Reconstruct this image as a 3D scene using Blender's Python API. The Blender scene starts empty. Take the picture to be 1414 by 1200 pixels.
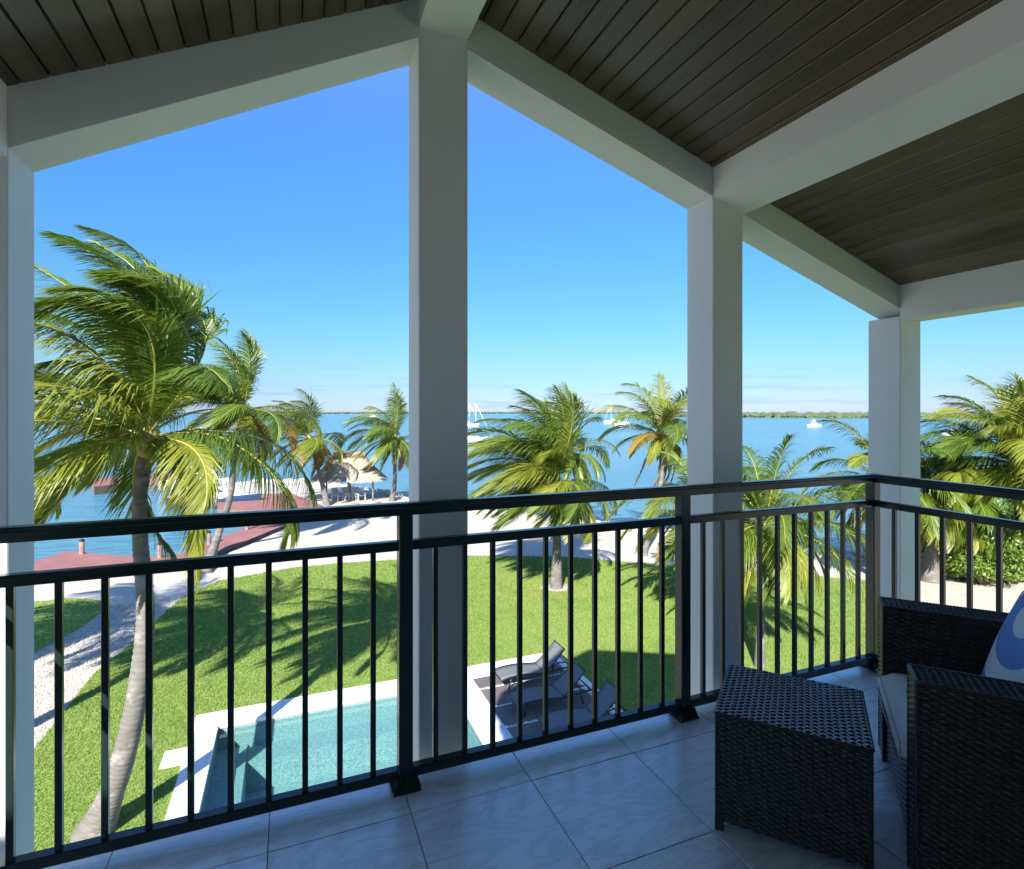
import bpy, math, random
import numpy as np
from mathutils import Vector, Matrix, noise as mnoise
from mathutils.geometry import tessellate_polygon

scene = bpy.context.scene
col = scene.collection
R = math.radians
# ------------------------------------------------------------------ camera
TH = R(22.0); FPX = 765.0; HCAM = 7.0; FLOOR = HCAM - 1.43
ST, CT = math.sin(TH), math.cos(TH)
cam = bpy.data.cameras.new('camera'); cam_o = bpy.data.objects.new('camera', cam); col.objects.link(cam_o)
cam_o.location = (0, 0, HCAM); cam_o.rotation_euler = (R(90), 0, -TH)
cam.sensor_fit = 'HORIZONTAL'; cam.sensor_width = 36.0; cam.lens = 36.0 * FPX / 1414.0
cam.shift_y = -31.0 / 1414.0; cam.clip_start = 0.05; cam.clip_end = 30000
scene.camera = cam_o
# ------------------------------------------------------------------ sky and sun
SUN_EL = R(36); SUN_AZ = R(34)            # the shadows run towards (sin az, cos az)
w = bpy.data.worlds.new('World'); scene.world = w; w.use_nodes = True
nt = w.node_tree; nt.nodes.clear()
def N(tree, t, **k):
    n = tree.nodes.new(t)
    for a, b in k.items(): setattr(n, a, b)
    return n
out = N(nt, 'ShaderNodeOutputWorld'); bg = N(nt, 'ShaderNodeBackground'); bg.inputs[1].default_value = 0.10
sky = N(nt, 'ShaderNodeTexSky'); sky.sky_type = 'NISHITA'; sky.sun_disc = False
sky.sun_elevation = SUN_EL; sky.sun_rotation = R(180) + SUN_AZ
sky.air_density = 1.0; sky.dust_density = 0.1; sky.ozone_density = 2.0; sky.altitude = 0
# clear, deep blue subtropical air: the sky's own colour graded smoothly with elevation
tc0 = N(nt, 'ShaderNodeTexCoord'); sep0 = N(nt, 'ShaderNodeSeparateXYZ'); nt.links.new(tc0.outputs['Generated'], sep0.inputs[0])
grd = N(nt, 'ShaderNodeValToRGB'); grd.color_ramp.interpolation = 'B_SPLINE'
GR = [(0, (.16, .215, .40)), (.04, (.16, .22, .335)), (.087, (.17, .26, .33)), (.15, (.165, .30, .345)), (.27, (.165, .36, .50)), (.39, (.20, .425, .65)), (.52, (.325, .50, .77)), (1, (.8, .9, 1.1))]
while len(grd.color_ramp.elements) < len(GR): grd.color_ramp.elements.new(.5)
for e_, (p_, c_) in zip(grd.color_ramp.elements, GR): e_.position = p_; e_.color = (*c_, 1)
nt.links.new(sep0.outputs[2], grd.inputs[0])
hsv = N(nt, 'ShaderNodeMixRGB', blend_type='MULTIPLY'); hsv.inputs[0].default_value = 1
nt.links.new(sky.outputs[0], hsv.inputs['Color1']); nt.links.new(grd.outputs[0], hsv.inputs['Color2'])
# thin low cloud banks in streaks near the horizon
tc = N(nt, 'ShaderNodeTexCoord'); sep = N(nt, 'ShaderNodeSeparateXYZ'); nt.links.new(tc.outputs['Generated'], sep.inputs[0])
mp = N(nt, 'ShaderNodeMapping'); mp.inputs['Scale'].default_value = (5, 5, 70); nt.links.new(tc.outputs['Generated'], mp.inputs[0])
cn = N(nt, 'ShaderNodeTexNoise'); cn.inputs['Scale'].default_value = 1.3; cn.inputs['Detail'].default_value = 6; nt.links.new(mp.outputs[0], cn.inputs['Vector'])
cr = N(nt, 'ShaderNodeMapRange'); cr.inputs[1].default_value = .54; cr.inputs[2].default_value = .74; nt.links.new(cn.outputs[0], cr.inputs[0])
lo = N(nt, 'ShaderNodeMapRange'); lo.inputs[1].default_value = .10; lo.inputs[2].default_value = .02; nt.links.new(sep.outputs[2], lo.inputs[0])
mu = N(nt, 'ShaderNodeMath', operation='MULTIPLY'); nt.links.new(cr.outputs[0], mu.inputs[0]); nt.links.new(lo.outputs[0], mu.inputs[1])
mu2 = N(nt, 'ShaderNodeMath', operation='MULTIPLY'); mu2.inputs[1].default_value = .6; nt.links.new(mu.outputs[0], mu2.inputs[0])
mx = N(nt, 'ShaderNodeMixRGB'); mx.inputs['Color2'].default_value = (.95, 1.45, 2.2, 1)
nt.links.new(mu2.outputs[0], mx.inputs[0]); nt.links.new(hsv.outputs[0], mx.inputs['Color1'])
nt.links.new(mx.outputs[0], bg.inputs[0]); nt.links.new(bg.outputs[0], out.inputs[0])
sl = bpy.data.lights.new('sun', 'SUN'); sl.energy = 3.3; sl.angle = R(0.53); sl.color = (1, .95, .87)
so = bpy.data.objects.new('sun', sl); col.objects.link(so)
SUNV = Vector((math.sin(SUN_AZ) * math.cos(SUN_EL), math.cos(SUN_AZ) * math.cos(SUN_EL), -math.sin(SUN_EL)))
so.rotation_euler = SUNV.to_track_quat('-Z', 'Y').to_euler(); so.location = (-20, -30, 40)
scene.view_settings.view_transform = 'Standard'; scene.view_settings.look = 'None'
scene.view_settings.exposure = 2.0; scene.view_settings.gamma = 1.0
scene.view_settings.use_curve_mapping = False
scene.render.engine = 'CYCLES'
try:
    scene.cycles.max_bounces = 8; scene.cycles.diffuse_bounces = 4; scene.cycles.transparent_max_bounces = 16
except Exception: pass

# ------------------------------------------------------------------ helpers
def gp(px, py, z=0.0):                       # photo pixel -> point on the level z
    d = FPX * (HCAM - z) / (py - 569.0); l = (px - 707.0) / FPX * d
    return Vector((d * ST + l * CT, d * CT - l * ST, z))
def vp(px, py, d):                           # photo pixel at a known distance along the view
    l = (px - 707.0) / FPX * d
    return Vector((d * ST + l * CT, d * CT - l * ST, HCAM - (py - 569.0) / FPX * d))
def tag(o, label=None, cat=None, group=None, kind=None):
    if label: o['label'] = label
    if cat: o['category'] = cat
    if group: o['group'] = group
    if kind: o['kind'] = kind
    return o
def empty(name, loc=(0, 0, 0), rz=0, label=None, cat=None, group=None):
    o = bpy.data.objects.new(name, None); col.objects.link(o); o.location = loc; o.rotation_euler = (0, 0, rz)
    o.empty_display_size = .2
    return tag(o, label, cat, group)
def link_mesh(name, me, parent=None, loc=None):
    o = bpy.data.objects.new(name, me); col.objects.link(o)
    if parent is not None: o.parent = parent
    if loc is not None: o.location = loc
    return o
class MB:
    def __init__(s): s.v = []; s.f = []; s.m = []
    def add(s, vs, fs, mi=0):
        b = len(s.v); s.v += [tuple(x) for x in vs]; s.f += [tuple(b + i for i in f) for f in fs]; s.m += [mi] * len(fs); return s
    def box(s, a, b, mi=0, bev=0.0):
        x0, y0, z0 = a; x1, y1, z1 = b
        if bev <= 0:
            vs = [(x0,y0,z0),(x1,y0,z0),(x1,y1,z0),(x0,y1,z0),(x0,y0,z1),(x1,y0,z1),(x1,y1,z1),(x0,y1,z1)]
            return s.add(vs, [(0,3,2,1),(4,5,6,7),(0,1,5,4),(1,2,6,5),(2,3,7,6),(3,0,4,7)], mi)
        e = bev; vs = []
        for z, i in ((z0, e), (z0 + e, 0), (z1 - e, 0), (z1, e)):
            vs += [(x0+i+e*(i==0),y0+i,z),(x1-i-e*(i==0),y0+i,z),(x1-i,y0+i+e*(i==0),z),(x1-i,y1-i-e*(i==0),z),(x1-i-e*(i==0),y1-i,z),(x0+i+e*(i==0),y1-i,z),(x0+i,y1-i-e*(i==0),z),(x0+i,y0+i+e*(i==0),z)]
        fs = []
        for r in range(3):
            for k in range(8):
                k2 = (k + 1) % 8; fs.append((r*8+k, r*8+k2, r*8+8+k2, r*8+8+k))
        fs.append(tuple(reversed(range(8)))); fs.append(tuple(range(24, 32)))
        return s.add(vs, fs, mi)
    def prism(s, poly, axis_vec, mi=0):      # polygon of 3d points extruded by a vector
        n = len(poly); a = [Vector(p) for p in poly]; d = Vector(axis_vec)
        vs = a + [p + d for p in a]
        fs = [tuple(range(n)), tuple(reversed(range(n, 2*n)))] + [(i, n + i, n + (i+1) % n, (i+1) % n) for i in range(n)]
        return s.add(vs, fs, mi)
    def tube(s, pts, rad, n=8, mi=0, cap=True):
        pts = [Vector(p) for p in pts]; m = len(pts)
        if not hasattr(rad, '__len__'): rad = [rad] * m
        vs = []; fs = []
        ref = Vector((0.31, 0.17, .93)); T0 = (pts[-1] - pts[0]).normalized()
        if abs(ref.dot(T0)) > .9: ref = Vector((1, .1, 0))
        for i, p in enumerate(pts):
            T = (pts[min(i+1, m-1)] - pts[max(i-1, 0)]).normalized()
            A = T.cross(ref).normalized(); B = T.cross(A)
            for k in range(n):
                a = 2 * math.pi * k / n; vs.append(p + (A * math.cos(a) + B * math.sin(a)) * rad[i])
        for i in range(m - 1):
            for k in range(n):
                k2 = (k + 1) % n; fs.append((i*n+k, i*n+k2, i*n+n+k2, i*n+n+k))
        if cap: fs.append(tuple(reversed(range(n)))); fs.append(tuple(range((m-1)*n, m*n)))
        return s.add(vs, fs, mi)
    def ball(s, c, r, nu=10, nv=7, mi=0):
        c = Vector(c); r = Vector(r) if hasattr(r, '__len__') else Vector((r, r, r)); vs = []; fs = []
        for j in range(nv + 1):
            t = math.pi * j / nv
            for i in range(nu):
                a = 2 * math.pi * i / nu
                vs.append(c + Vector((r.x*math.sin(t)*math.cos(a), r.y*math.sin(t)*math.sin(a), r.z*math.cos(t))))
        for j in range(nv):
            for i in range(nu):
                i2 = (i+1) % nu; fs.append((j*nu+i, (j+1)*nu+i, (j+1)*nu+i2, j*nu+i2))
        return s.add(vs, fs, mi)
    def mesh(s, name, mats, smooth=False):
        me = bpy.data.meshes.new(name); me.from_pydata(s.v, [], s.f)
        mats = mats if isinstance(mats, (list, tuple)) else [mats]
        for m in mats: me.materials.append(m)
        if len(mats) > 1: me.polygons.foreach_set('material_index', s.m)
        if smooth: me.polygons.foreach_set('use_smooth', [True] * len(me.polygons))
        me.update(); return me
    def build(s, name, mats, parent=None, smooth=False, loc=None):
        return link_mesh(name, s.mesh(name, mats, smooth), parent, loc)
def smooth_curve(pts, n):                    # Catmull-Rom through the points
    P = [Vector(p) for p in pts]; P = [P[0] * 2 - P[1]] + P + [P[-1] * 2 - P[-2]]; out = []; m = len(P) - 3
    for i in range(n + 1):
        u = i / n * m; k = min(int(u), m - 1); t = u - k; a, b, c, d = P[k:k+4]
        out.append(.5 * ((2*b) + (c - a)*t + (2*a - 5*b + 4*c - d)*t*t + (3*b - a - 3*c + d)*t*t*t))
    return out
def sheet(name, outer, z, mt, holes=(), kind='structure', thick=0.0, parent=None):
    loops = [[Vector((p[0], p[1], z)) for p in outer]] + [[Vector((p[0], p[1], z)) for p in h] for h in holes]
    flat = [p for l in loops for p in l]; mb = MB()
    tris = []
    for t in tessellate_polygon(loops):
        a, b, c = (flat[i] for i in t)
        tris.append(t if (b - a).cross(c - a).z > 0 else (t[0], t[2], t[1]))
    mb.add(flat, tris)
    if thick:
        b = 0
        for l in loops:
            n = len(l)
            mb.add([p for p in l] + [p - Vector((0, 0, thick)) for p in l], [(i, (i+1) % n, n + (i+1) % n, n + i) for i in range(n)])
    o = mb.build(name, mt, parent)
    if kind: tag(o, kind=kind)
    return o

# ------------------------------------------------------------------ materials
def mat(name, base, rough=.6, var=None, scale=5.0, detail=4, bump=0.0, bscale=None, coords='Object', stretch=None, metallic=0.0, spec=.5, rnd=None, island=None, transl=0.0, coat=0.0):
    m = bpy.data.materials.new(name); m.use_nodes = True; t = m.node_tree; b = t.nodes['Principled BSDF']
    b.inputs['Base Color'].default_value = (*base, 1); b.inputs['Roughness'].default_value = rough; b.inputs['Metallic'].default_value = metallic
    b.inputs['Specular IOR Level'].default_value = spec
    if coat: b.inputs['Coat Weight'].default_value = coat
    src = None
    tcn = N(t, 'ShaderNodeTexCoord'); vec = tcn.outputs[coords]
    if stretch:
        mpn = N(t, 'ShaderNodeMapping'); mpn.inputs['Scale'].default_value = stretch; t.links.new(vec, mpn.inputs[0]); vec = mpn.outputs[0]
    if var:
        nz = N(t, 'ShaderNodeTexNoise'); nz.inputs['Scale'].default_value = scale; nz.inputs['Detail'].default_value = detail; nz.inputs['Roughness'].default_value = .62
        t.links.new(vec, nz.inputs['Vector'])
        rp = N(t, 'ShaderNodeMapRange'); rp.inputs[1].default_value = .3; rp.inputs[2].default_value = .7; t.links.new(nz.outputs[0], rp.inputs[0])
        mix = N(t, 'ShaderNodeMixRGB'); mix.inputs['Color1'].default_value = (*base, 1); mix.inputs['Color2'].default_value = (*var, 1)
        t.links.new(rp.outputs[0], mix.inputs[0]); src = mix.outputs[0]
    for amount, sock in ((rnd, 'obj'), (island, 'isl')):
        if amount:
            if sock == 'obj': rn = N(t, 'ShaderNodeObjectInfo').outputs['Random']
            else: rn = N(t, 'ShaderNodeNewGeometry').outputs['Random Per Island']
            c2, amt = amount
            if src is None:
                rg = N(t, 'ShaderNodeRGB'); rg.outputs[0].default_value = (*base, 1); src = rg.outputs[0]
            ml = N(t, 'ShaderNodeMath', operation='MULTIPLY'); ml.inputs[1].default_value = amt; t.links.new(rn, ml.inputs[0])
            mix = N(t, 'ShaderNodeMixRGB'); mix.inputs['Color2'].default_value = (*c2, 1); t.links.new(ml.outputs[0], mix.inputs[0]); t.links.new(src, mix.inputs['Color1']); src = mix.outputs[0]
    if src is not None: t.links.new(src, b.inputs['Base Color'])
    if bump:
        nb = N(t, 'ShaderNodeTexNoise'); nb.inputs['Scale'].default_value = bscale or scale * 4; nb.inputs['Detail'].default_value = 5; t.links.new(vec, nb.inputs['Vector'])
        bp = N(t, 'ShaderNodeBump'); bp.inputs['Strength'].default_value = min(1, bump * 10) if bump < .1 else 1; bp.inputs['Distance'].default_value = bump; t.links.new(nb.outputs[0], bp.inputs['Height']); t.links.new(bp.outputs[0], b.inputs['Normal'])
    if transl:
        o = t.nodes['Material Output']; tr = N(t, 'ShaderNodeBsdfTranslucent'); ms = N(t, 'ShaderNodeMixShader'); ms.inputs[0].default_value = transl
        if src is not None:
            br = N(t, 'ShaderNodeMixRGB', blend_type='MULTIPLY'); br.inputs[0].default_value = 1; br.inputs['Color2'].default_value = (1.25, 1.2, .55, 1); t.links.new(src, br.inputs['Color1']); t.links.new(br.outputs[0], tr.inputs[0])
        else: tr.inputs[0].default_value = (*base, 1)
        t.links.new(b.outputs[0], ms.inputs[1]); t.links.new(tr.outputs[0], ms.inputs[2]); t.links.new(ms.outputs[0], o.inputs[0])
    return m
M = {}
M['paint'] = mat('white_painted_stucco', (.80, .80, .79), .65, (.74, .74, .73), 1.7, 5, .0016, 60)
M['paint2'] = mat('white_painted_beam', (.80, .80, .77), .6, (.73, .73, .70), 1.3, 5, .0012, 45)
M['wood'] = mat('dark_stained_plank', (.125, .083, .048), .34, (.052, .034, .020), 3.0, 8, .0015, 14, stretch=(9, .8, 9), rnd=((.19, .135, .08), .7))
M['gap'] = mat('roof_deck', (.008, .007, .006), .9)
M['roof'] = mat('roof_metal', (.55, .56, .56), .5)
M['rail'] = mat('black_powder_coat', (.010, .021, .018), .22, (.014, .026, .023), 8, 3, .0003, 160)
def marble_mat():
    m = mat('pale_marble', (.76, .745, .71), .22, (.86, .855, .84), 1.3, 8, .0006, 25, stretch=(1, 2.4, 1), rnd=((.78, .755, .70), .7), spec=1.0); t = m.node_tree; b = t.nodes['Principled BSDF']
    src = b.inputs['Base Color'].links[0].from_socket; tcn = N(t, 'ShaderNodeTexCoord'); oi = N(t, 'ShaderNodeObjectInfo')
    mpn = N(t, 'ShaderNodeMapping'); mpn.inputs['Scale'].default_value = (1.2, 4.5, 1); mpn.inputs['Rotation'].default_value = (0, 0, .5); t.links.new(tcn.outputs['Object'], mpn.inputs[0])
    sc_ = N(t, 'ShaderNodeVectorMath', operation='SCALE'); sc_.inputs['Scale'].default_value = 40; cb_ = N(t, 'ShaderNodeCombineXYZ'); t.links.new(oi.outputs['Random'], cb_.inputs[0]); t.links.new(oi.outputs['Random'], cb_.inputs[1]); t.links.new(cb_.outputs[0], sc_.inputs[0])
    ad = N(t, 'ShaderNodeVectorMath', operation='ADD'); t.links.new(mpn.outputs[0], ad.inputs[0]); t.links.new(sc_.outputs[0], ad.inputs[1])
    nz = N(t, 'ShaderNodeTexNoise'); nz.inputs['Scale'].default_value = 2.2; nz.inputs['Detail'].default_value = 9; nz.inputs['Roughness'].default_value = .66; nz.inputs['Distortion'].default_value = 1.1; t.links.new(ad.outputs[0], nz.inputs['Vector'])
    ab = N(t, 'ShaderNodeMath', operation='SUBTRACT'); ab.inputs[1].default_value = .5; t.links.new(nz.outputs[0], ab.inputs[0]); a2 = N(t, 'ShaderNodeMath', operation='ABSOLUTE'); t.links.new(ab.outputs[0], a2.inputs[0])
    mr = N(t, 'ShaderNodeMapRange'); mr.inputs[1].default_value = .0; mr.inputs[2].default_value = .05; mr.inputs[3].default_value = .5; mr.inputs[4].default_value = 0; t.links.new(a2.outputs[0], mr.inputs[0])
    mix = N(t, 'ShaderNodeMixRGB'); mix.inputs['Color2'].default_value = (.42, .39, .34, 1); t.links.new(mr.outputs[0], mix.inputs[0]); t.links.new(src, mix.inputs['Color1'])
    vo = N(t, 'ShaderNodeTexVoronoi'); vo.inputs['Scale'].default_value = 7; t.links.new(ad.outputs[0], vo.inputs['Vector']); lt = N(t, 'ShaderNodeMath', operation='LESS_THAN'); lt.inputs[1].default_value = .035; t.links.new(vo.outputs['Distance'], lt.inputs[0])
    m2 = N(t, 'ShaderNodeMixRGB'); m2.inputs['Color2'].default_value = (.2, .18, .15, 1); t.links.new(lt.outputs[0], m2.inputs[0]); t.links.new(mix.outputs[0], m2.inputs['Color1']); t.links.new(m2.outputs[0], b.inputs['Base Color']); return m
M['marble'] = marble_mat()
b_ = M['marble'].node_tree.nodes['Principled BSDF']; b_.inputs['Coat Weight'].default_value = 1.0; b_.inputs['Coat IOR'].default_value = 1.9; b_.inputs['Coat Roughness'].default_value = .38; b_.inputs['Roughness'].default_value = .3
M['grout'] = mat('floor_grout', (.34, .31, .27), .9)
M['wicker'] = mat('dark_woven_resin', (.030, .021, .016), .28, (.046, .032, .023), 30, 2, island=((.016, .012, .010), .7), spec=.45)
M['wickertop'] = mat('glossy_woven_resin', (.030, .024, .021), .2, (.046, .036, .030), 30, 2, island=((.016, .013, .012), .7), spec=1.0, coat=1.0)
M['wickertop'].node_tree.nodes['Principled BSDF'].inputs['Coat IOR'].default_value = 1.9; M['wickertop'].node_tree.nodes['Principled BSDF'].inputs['Coat Roughness'].default_value = .12
M['wickerback'] = mat('woven_backing', (.006, .005, .004), .8)
M['cushion'] = mat('white_seat_fabric', (.70, .67, .63), .85, (.64, .61, .57), 6, 3, .0006, 500)
M['piping'] = mat('grey_piping', (.42, .40, .39), .8)
M['sand'] = mat('white_sand', (.45, .41, .345), .95, (.37, .335, .275), .35, 8, .03, 6)
M['drive'] = mat('pale_crushed_drive', (.40, .375, .335), .95, (.46, .43, .385), .5, 8, .02, 14)
M['gravel'] = mat('gravel_bed', (.34, .31, .26), .95, (.46, .43, .37), 9, 6, .05, 25)
M['pebble'] = mat('gravel_stone', (.52, .48, .41), .9, island=((.28, .25, .21), .9))
M['whitepebble'] = mat('white_pebble', (.74, .73, .70), .8, island=((.5, .5, .48), .8))
M['lawn'] = mat('lawn_soil', (.15, .235, .04), .95, (.20, .275, .055), .45, 8, .05, 30)
M['blade'] = mat('grass_blade', (.155, .26, .04), .7, (.215, .29, .065), .5, 7, island=((.215, .31, .075), .7), transl=.35, coords='Object')
M['coping'] = mat('white_marble_coping', (.72, .71, .69), .5, (.80, .79, .78), 2.0, 6, .001, 25, rnd=((.66, .66, .66), .5))
M['pool'] = mat('pebble_pool_finish', (.13, .175, .165), .8, (.30, .36, .34), 30, 2, .02, 40)
M['paver'] = mat('brown_grey_paver', (.12, .095, .09), .75, (.16, .13, .125), 3, 6, .004, 30, rnd=((.09, .075, .075), .6))
M['blackmetal'] = mat('black_metal', (.012, .012, .013), .35)
M['sling'] = mat('grey_sling_fabric', (.105, .112, .12), .75, (.13, .138, .146), 60, 2)
M['trunk'] = mat('palm_bark', (.185, .17, .15), .9, (.105, .095, .082), 2.2, 8, .02, 18, stretch=(1, 1, 5))
M['bark'] = mat('bush_wood', (.16, .12, .085), .9, (.1, .075, .05), 5)
gl = dict(transl=.45, spec=.5)
M['frond'] = mat('palm_leaf_green', (.125, .205, .024), .40, (.085, .165, .020), 1.2, 3, rnd=((.25, .28, .035), .55), island=((.075, .14, .02), .7), **gl)
M['frondy'] = mat('palm_leaf_yellow_green', (.33, .34, .045), .45, (.22, .27, .03), 1.2, 3, island=((.12, .15, .02), .7), **gl)
M['frondg'] = mat('palm_leaf_golden', (.36, .22, .035), .5, (.24, .17, .03), 2, 3, island=((.2, .16, .03), .7), **gl)
M['frondd'] = mat('palm_leaf_dry', (.26, .14, .085), .8, (.18, .10, .06), 2, 3, island=((.33, .21, .13), .8), transl=.15)
M['rachis'] = mat('palm_leaf_stem', (.30, .28, .06), .45, (.36, .30, .05), 2, 3)
M['rachisd'] = mat('palm_leaf_stem_dry', (.25, .15, .08), .7)
M['nut'] = mat('coconut', (.42, .26, .04), .4, (.26, .24, .04), 4)
M['leaf'] = mat('shrub_leaf', (.11, .21, .025), .45, island=((.20, .29, .045), .9), transl=.3)
M['leaf2'] = mat('tree_leaf', (.07, .12, .02), .45, island=((.16, .19, .04), .9), transl=.3)
M['mangrove'] = mat('mangrove_wood', (.05, .085, .035), .9, (.09, .12, .055), .12, 6, island=((.1, .13, .06), .6))
M['thatch'] = mat('dry_thatch', (.42, .36, .28), .95, (.30, .255, .2), 6, 6, island=((.52, .46, .37), .9))
M['thatchr'] = mat('thatch_ridge', (.33, .22, .14), .95, island=((.42, .32, .22), .9))
M['post'] = mat('hut_post', (.20, .17, .14), .9, (.3, .26, .22), 4)
M['dock'] = mat('reddish_composite_deck', (.235, .095, .085), .75, (.28, .125, .11), 1.2, 6, .003, 12, stretch=(1, 1, 1))
M['dockside'] = mat('dock_side_timber', (.12, .085, .065), .9, (.18, .13, .1), 4)
M['piling'] = mat('dock_piling', (.16, .09, .08), .8, (.3, .2, .18), 4)
M['cap'] = mat('piling_cap', (.02, .02, .02), .5)
M['rock'] = mat('limestone_rock', (.46, .43, .38), .95, (.30, .28, .25), 1.8, 7, .03, 6, rnd=((.60, .56, .49), .8))
M['bwhite'] = mat('boat_white', (.62, .62, .61), .25)
M['bblue'] = mat('boat_navy_hull', (.02, .045, .12), .12, coat=.4)
M['bglass'] = mat('boat_dark_window', (.015, .02, .025), .1)
M['bteak'] = mat('boat_tan_cushion', (.50, .36, .22), .7)
M['sailcover'] = mat('blue_sail_cover', (.02, .16, .42), .7)
M['bred'] = mat('boat_red_bottom', (.16, .05, .04), .6)
M['mast'] = mat('mast_aluminium', (.75, .76, .77), .35, metallic=.3)
M['glass'] = mat('door_glass', (.03, .04, .045), .05)
M['adiron'] = mat('pale_grey_slat', (.55, .57, .60), .6)
# sea: shallow blue water with wind ripple
def sea_mat():
    m = mat('sea_water', (.055, .165, .235), .20, (.085, .21, .27), .03, 7); t = m.node_tree; b = t.nodes['Principled BSDF']; b.inputs['IOR'].default_value = 1.33
    b.inputs['Specular IOR Level'].default_value = .35
    tcn = N(t, 'ShaderNodeTexCoord'); mpn = N(t, 'ShaderNodeMapping'); mpn.inputs['Rotation'].default_value = (0, 0, R(14)); mpn.inputs['Scale'].default_value = (.35, 1.0, 1); t.links.new(tcn.outputs['Object'], mpn.inputs[0])
    n1 = N(t, 'ShaderNodeTexNoise'); n1.inputs['Scale'].default_value = .9; n1.inputs['Detail'].default_value = 6; n1.inputs['Roughness'].default_value = .6; t.links.new(mpn.outputs[0], n1.inputs['Vector'])
    bp = N(t, 'ShaderNodeBump'); bp.inputs['Strength'].default_value = 1; bp.inputs['Distance'].default_value = .5; t.links.new(n1.outputs[0], bp.inputs['Height']); t.links.new(bp.outputs[0], b.inputs['Normal'])
    return m
M['sea'] = sea_mat()
def poolwater():
    m = bpy.data.materials.new('pool_water'); m.use_nodes = True; t = m.node_tree; t.nodes.clear()
    o = N(t, 'ShaderNodeOutputMaterial'); tr = N(t, 'ShaderNodeBsdfTransparent'); tr.inputs[0].default_value = (.66, .90, .93, 1)
    gs = N(t, 'ShaderNodeBsdfGlossy'); gs.inputs['Roughness'].default_value = .03; fr = N(t, 'ShaderNodeLayerWeight'); fr.inputs[0].default_value = .5
    tcn = N(t, 'ShaderNodeTexCoord'); n1 = N(t, 'ShaderNodeTexNoise'); n1.inputs['Scale'].default_value = 5; n1.inputs['Detail'].default_value = 3; t.links.new(tcn.outputs['Object'], n1.inputs['Vector'])
    bp = N(t, 'ShaderNodeBump'); bp.inputs['Strength'].default_value = .25; bp.inputs['Distance'].default_value = .03; t.links.new(n1.outputs[0], bp.inputs['Height'])
    t.links.new(bp.outputs[0], gs.inputs['Normal']); t.links.new(bp.outputs[0], fr.inputs['Normal'])
    ms = N(t, 'ShaderNodeMixShader'); pw = N(t, 'ShaderNodeMath', operation='POWER'); pw.inputs[1].default_value = 5; t.links.new(fr.outputs['Facing'], pw.inputs[0]); md = N(t, 'ShaderNodeMath', operation='MULTIPLY_ADD'); md.inputs[1].default_value = .97; md.inputs[2].default_value = .03; t.links.new(pw.outputs[0], md.inputs[0]); t.links.new(md.outputs[0], ms.inputs[0]); t.links.new(tr.outputs[0], ms.inputs[1]); t.links.new(gs.outputs[0], ms.inputs[2]); t.links.new(ms.outputs[0], o.inputs[0])
    return m
M['poolwater'] = poolwater()
def pillow_mat():
    m = mat('blue_white_wave_fabric', (.1, .1, .1), .85); t = m.node_tree; b = t.nodes['Principled BSDF']
    tcn = N(t, 'ShaderNodeTexCoord'); mpn = N(t, 'ShaderNodeMapping'); mpn.inputs['Location'].default_value = (-.01, .12, 0); t.links.new(tcn.outputs['Object'], mpn.inputs[0])
    mpn.inputs['Scale'].default_value = (1.0, .8, 0)
    ln = N(t, 'ShaderNodeVectorMath', operation='LENGTH'); t.links.new(mpn.outputs[0], ln.inputs[0])
    mm = N(t, 'ShaderNodeMath', operation='MULTIPLY'); mm.inputs[1].default_value = 2 * math.pi / .165; t.links.new(ln.outputs['Value'], mm.inputs[0])
    sn = N(t, 'ShaderNodeMath', operation='SINE'); t.links.new(mm.outputs[0], sn.inputs[0])
    gt = N(t, 'ShaderNodeMath', operation='GREATER_THAN'); gt.inputs[1].default_value = .1; t.links.new(sn.outputs[0], gt.inputs[0])
    mix = N(t, 'ShaderNodeMixRGB'); mix.inputs['Color1'].default_value = (.17, .27, .60, 1); mix.inputs['Color2'].default_value = (.70, .71, .74, 1); t.links.new(gt.outputs[0], mix.inputs[0]); t.links.new(mix.outputs[0], b.inputs['Base Color'])
    return m
M['pillow'] = pillow_mat()

def add_patch(m, color, scale, lo_, hi_, amt, stretch=(1, 1, 1), detail=5):
    t = m.node_tree; b = t.nodes['Principled BSDF']; lk = b.inputs['Base Color'].links[0]; src = lk.from_socket; users = [l.to_socket for l in src.links]
    tcn = N(t, 'ShaderNodeTexCoord'); mpn = N(t, 'ShaderNodeMapping'); mpn.inputs['Scale'].default_value = stretch; t.links.new(tcn.outputs['Object'], mpn.inputs[0])
    nz = N(t, 'ShaderNodeTexNoise'); nz.inputs['Scale'].default_value = scale; nz.inputs['Detail'].default_value = detail; nz.inputs['Roughness'].default_value = .6; t.links.new(mpn.outputs[0], nz.inputs['Vector'])
    mr = N(t, 'ShaderNodeMapRange'); mr.inputs[1].default_value = lo_; mr.inputs[2].default_value = hi_; mr.inputs[3].default_value = 0; mr.inputs[4].default_value = amt; t.links.new(nz.outputs[0], mr.inputs[0])
    mix = N(t, 'ShaderNodeMixRGB'); mix.inputs['Color2'].default_value = (*color, 1); t.links.new(mr.outputs[0], mix.inputs[0]); t.links.new(src, mix.inputs['Color1'])
    for u in users: t.links.new(mix.outputs[0], u)
for k_ in ('lawn', 'blade'):
    add_patch(M[k_], (.30, .26, .09), .16, .52, .74, .5); add_patch(M[k_], (.10, .20, .025), .7, .52, .75, .6)
add_patch(M['sand'], (.25, .215, .165), 1.6, .56, .75, .6, (1, 2.2, 1), 8); add_patch(M['sand'], (.34, .32, .28), .12, .45, .7, .7)
add_patch(M['drive'], (.36, .34, .30), .25, .45, .7, .7, (2, 1, 1))
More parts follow.
